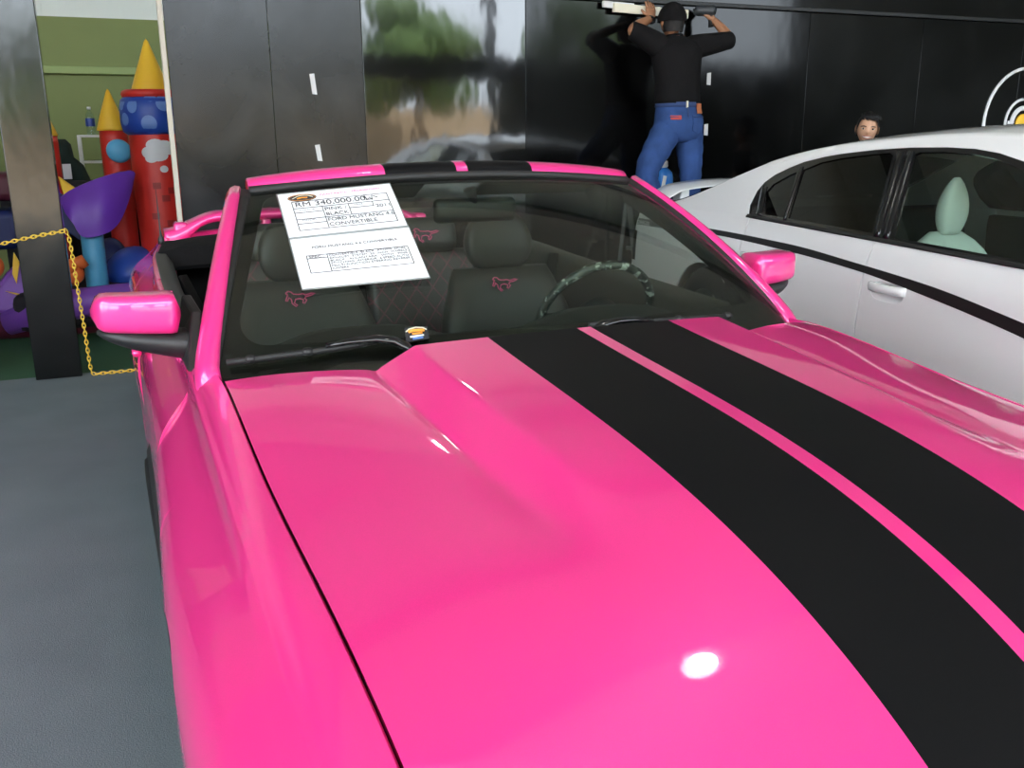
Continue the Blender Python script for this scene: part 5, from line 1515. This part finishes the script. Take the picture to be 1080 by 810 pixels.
sh_ = {'hem': ((FX, FY, .84), (.155, .125)), 'sp': ((FX, FY, 1.03), (.15, .12)), 'chest': (B2['chest'][0], (.165, .115)), 'n': ((FX+.008, FY-.018, 1.325), .07), 'shL': (B2['shL'][0], .078), 'cuL': ((FX-.165, FY+.15, 1.10), .066), 'shR': (B2['shR'][0], .078), 'cuR': ((FX+.17, FY-.145, 1.10), .066)}
vs, fs = skin_mesh('shirt', sh_, [('hem', 'sp'), ('sp', 'chest'), ('chest', 'n'), ('chest', 'shL'), ('shL', 'cuL'), ('chest', 'shR'), ('shR', 'cuR')], 'chest'); m = MB(); m.add(vs, fs); qb(m, 'shirt', M['black_cloth'])
tr_ = {'top': ((FX, FY, .88), (.15, .12)), 'pelvis': ((FX, FY, .82), (.15, .12)), 'hipL': (B2['hipL'][0], .11), 'knL': (B2['knL'][0], .08), 'cfL': ((FX-.07, FY+.11, .10), .075), 'hipR': (B2['hipR'][0], .11), 'knR': (B2['knR'][0], .08), 'cfR': ((FX+.07, FY-.08, .10), .075)}
vs, fs = skin_mesh('trousers', tr_, [('top', 'pelvis'), ('pelvis', 'hipL'), ('hipL', 'knL'), ('knL', 'cfL'), ('pelvis', 'hipR'), ('hipR', 'knR'), ('knR', 'cfR')], 'pelvis'); m = MB(); m.add(vs, fs); qb(m, 'trousers', M['denim_dark'])
# ================================================================== sheets and stickers on the windscreen
def sheet(name, uv, label, cat):
    """uv: corners TL, TR, BR, BL in windscreen coordinates. returns helper to place things in sheet coordinates (0..1, 0..1 from bottom-left)"""
    c = [G(u, v, .007) for u, v in uv]
    n0 = (c[1]-c[0]).cross(c[3]-c[0]).normalized(); 
    if n0.z < 0: n0 = -n0
    cen = sum(c, V())/4; O = cen-n0*.003
    # flatten the four corners to one plane just above the glass
    lift = max(0.0, max((G(lerp(uv[0][0], uv[1][0], i/8), lerp(uv[3][1], uv[0][1], j/8), .006)-cen).dot(n0) for i in range(9) for j in range(9)))
    Q = [p-n0*((p-cen).dot(n0))+n0*lift for p in c]
    t = empty(name, O, label, cat, 'price sheets on the windscreen')
    m = MB().prism(Q, n0*.0012)
    m.build('paper_sheet', M['paper'], t, off=O)
    e = MB(); 
    pts = Q+[Q[0]]
    e.tube([p+n0*.0006 for p in pts], .0022, 6); e.build('plastic_sleeve', mat('clear_sleeve_edge', (.25, .27, .27), .2), t, off=O)
    def at(a, b): return (Q[3].lerp(Q[2], a)).lerp(Q[0].lerp(Q[1], a), b)+n0*.0014
    ex = (Q[1]-Q[0]+Q[2]-Q[3]).normalized(); ey = n0.cross(ex).normalized()
    W = (Q[1]-Q[0]).length; H = (Q[0]-Q[3]).length
    # true sheared frame so the text follows the sheet edges
    return t, O, at, (Q[1]-Q[0]).normalized(), (Q[0]-Q[3]).normalized(), W, H, n0
def rule(lines, at, O, t, n0, name='table_lines', w=.0011, m_=None):
    m = MB()
    for a, b in lines: m.tube([at(*a), at(*b)], w, 4)
    m.build(name, m_ or M['ink'], t, off=O)
S1 = [(-.8609, .9005), (-.3738, .9126), (-.3695, .6174), (-.8059, .5966)]
S2 = [(-.8058, .5911), (-.3672, .6115), (-.3538, .3454), (-.7618, .3278)]
t, O, at, ex, ey, W, H, n0 = sheet('price_sheet', S1, 'white price sheet with a big price, upper of the two on the windscreen', 'paper sheet')
def tx(s, a, b, size, width=None, m_='ink', al='LEFT', bold=0, nm='printed_text'):
    return text(nm, s, M[m_], t, at(a, b), ex, ey, size, al, width=(width*W if width else None), off=O, bold=bold, thick=.0004, lift=.0004)
# logo oval
lg = MB(); n_ = 28
ring = [at(.205+.125*math.cos(2*PI*k/n_), .865+.082*math.sin(2*PI*k/n_)) for k in range(n_)]
lg.prism(ring, n0*.0006); lo = lg.build('logo_oval', M['ink'], t, off=O)
lr = MB(); lr.tube([at(.205+.115*math.cos(2*PI*k/n_), .865+.070*math.sin(2*PI*k/n_))+n0*.0008 for k in range(n_+1)], .0005, 4); lr.build('logo_ring', M['orange_ink'], lo, off=O)
sw = MB(); sw.tube([at(.12, .85)+n0*.001, at(.17, .90)+n0*.001, at(.21, .915)+n0*.001, at(.26, .90)+n0*.001, at(.30, .86)+n0*.001], .0010, 5); sw.build('logo_swoosh', M['cream'], lo, off=O)
sw = MB(); sw.tube([at(.16, .84)+n0*.001, at(.20, .86)+n0*.001, at(.25, .85)+n0*.001], .0022, 5); sw.build('logo_mark', M['orange_ink'], lo, off=O)
tx('PROMOTION !', .64, .885, .0125, .27, 'magenta_ink'); tx('FANTASTIC', .36, .875, .0105, .24, 'magenta_ink', bold=0)
tx('RM 340,000.00', .125, .655, .035, .60); 
sg_ = MB(); sg_.tube([at(.735, .765), at(.75, .66), at(.775, .72), at(.79, .655), at(.80, .76), at(.845, .70)], .0014, 5); sg_.tube([at(.735, .67), at(.80, .67)], .0013, 5); sg_.build('handwriting', M['ink'], t, off=O)
tx('PINK /', .36, .515, .024, .19); tx('BLACK', .36, .40, .024, .19); tx('2011', .80, .475, .022, .12)
tx('FORD MUSTANG 4.6', .36, .275, .024, .56); tx('CONVERTIBLE', .36, .165, .024, .40)
tx('COLOUR', .15, .555, .011, .13, 'grey_ink', bold=0); tx('YEAR', .62, .565, .011, .08, 'grey_ink', bold=0); tx('MODEL', .15, .325, .011, .12, 'grey_ink', bold=0)
A, B, Cc, D = .105, .935, .765, .115
rule([((A, .78), (B, .78)), ((A, .62), (B, .62)), ((A, .37), (B, .37)), ((A, .13), (B, .13)), ((A, .78), (A, .13)), ((B, .78), (B, .13)), ((.35, .62), (.35, .13)), ((.575, .62), (.575, .37)), ((.785, .62), (.785, .52)), ((.575, .52), (.785, .52)), ((A, .52), (.35, .52)), ((A, .27), (.35, .27))], at, O, t, n0)
t, O, at, ex, ey, W, H, n0 = sheet('specification_sheet', S2, 'white specification sheet with small print, lower of the two on the windscreen', 'paper sheet')
tx('FORD MUSTANG 4.6 CONVERTIBLE', .16, .755, .014, .70, bold=0)
tx('SPEC :', .115, .575, .011, .12, bold=0)
for k, s in enumerate(('CONVERTIBLE  BLACK  ATOMS  DUAL', 'EXHAUST  SYSTEM  20  INCH  WHEELS', 'BLACK   ALCANTARA   WITH   PINK', 'STITCHING  INTERIOR  6 SPEED AUTO', 'MULTI FUNCTION STEERING REVERSE', 'CAMERA')):
    tx(s, .275, .575-.052*k, .0105, .63 if k < 5 else .13, bold=0)
rule([((.10, .625), (.925, .625)), ((.10, .285), (.925, .285)), ((.10, .625), (.10, .285)), ((.925, .625), (.925, .285)), ((.265, .625), (.265, .285)), ((.10, .565), (.265, .565))], at, O, t, n0)
# round dealer sticker low on the glass
c = [G(-.4726, .1441, .008), G(-.4046, .1455, .008), G(-.408, .0976, .008), G(-.4755, .0892, .008)]
cen = sum(c, V())/4; n0 = (c[2]-c[0]).cross(c[1]-c[0]).normalized()
if n0.z < 0: n0 = -n0
sk_ = empty('windscreen_sticker', cen-n0*.001, 'small black sticker with an orange car mark low on the windscreen', 'sticker'); O = tuple(cen-n0*.001)
Q = [p-n0*((p-cen).dot(n0)) for p in c]
MB().prism(Q, n0*.001).build('sticker_base', M['ink'], sk_, off=O, bevel=0)
def at(a, b): return (Q[3].lerp(Q[2], a)).lerp(Q[0].lerp(Q[1], a), b)+n0*.0015
MB().tube([at(.05, .70), at(.2, .88), at(.5, .97), at(.8, .90), at(.95, .72)], .0017, 5).build('car_outline', M['cream'], sk_, off=O)
MB().tube([at(.15, .66), at(.35, .74), at(.6, .72), at(.85, .68)], .0042, 6).build('orange_lettering', M['orange_ink'], sk_, off=O)
MB().tube([at(.30, .50), at(.75, .50)], .0026, 6).build('orange_lettering', M['orange_ink'], sk_, off=O)
MB().tube([at(.2, .30), at(.8, .32)], .0024, 6).build('white_lettering', M['paper'], sk_, off=O)
MB().tube([at(.3, .14), at(.75, .15)], .0026, 6).build('white_lettering', M['spot'], sk_, off=O)
# ================================================================== camera, light
cam = bpy.data.cameras.new('camera'); co = bpy.data.objects.new('camera', cam); COL.objects.link(co)
yaw, pitch, roll = math.radians(22.73), math.radians(14.835), -.0080
fwd = V((math.sin(yaw)*math.cos(pitch), math.cos(yaw)*math.cos(pitch), -math.sin(pitch)))
r0 = V((math.cos(yaw), -math.sin(yaw), 0)); u0 = r0.cross(fwd)
r_ = r0*math.cos(roll)+u0*math.sin(roll); u_ = -r0*math.sin(roll)+u0*math.cos(roll)
co.matrix_world = Matrix(((r_.x, u_.x, -fwd.x, -.9162), (r_.y, u_.y, -fwd.y, -1.3943), (r_.z, u_.z, -fwd.z, 1.4594), (0, 0, 0, 1)))
cam.sensor_width = 36; cam.lens = 36*982.1/1080; cam.clip_start = .02; cam.clip_end = 200
S.camera = co
w = bpy.data.worlds.new('World'); S.world = w; w.use_nodes = True
bg = w.node_tree.nodes['Background']; bg.inputs['Color'].default_value = (.80, .90, 1.0, 1); bg.inputs['Strength'].default_value = 5.0
sun = bpy.data.lights.new('sun', 'SUN'); so = bpy.data.objects.new('sun', sun); COL.objects.link(so)
sun.energy = 15; sun.angle = .02; sun.color = (1, .94, .85)
so.rotation_euler = (math.radians(-32), math.radians(14), 0)
S.view_settings.view_transform = 'Standard'; S.view_settings.look = 'None'; S.view_settings.gamma = 1.0; S.view_settings.use_curve_mapping = False
S.view_settings.exposure = 0.95
S.cycles.use_denoising = True
S.cycles.max_bounces = 10; S.cycles.transparent_max_bounces = 24; S.cycles.caustics_reflective = False; S.cycles.caustics_refractive = False; S.cycles.sample_clamp_indirect = 6
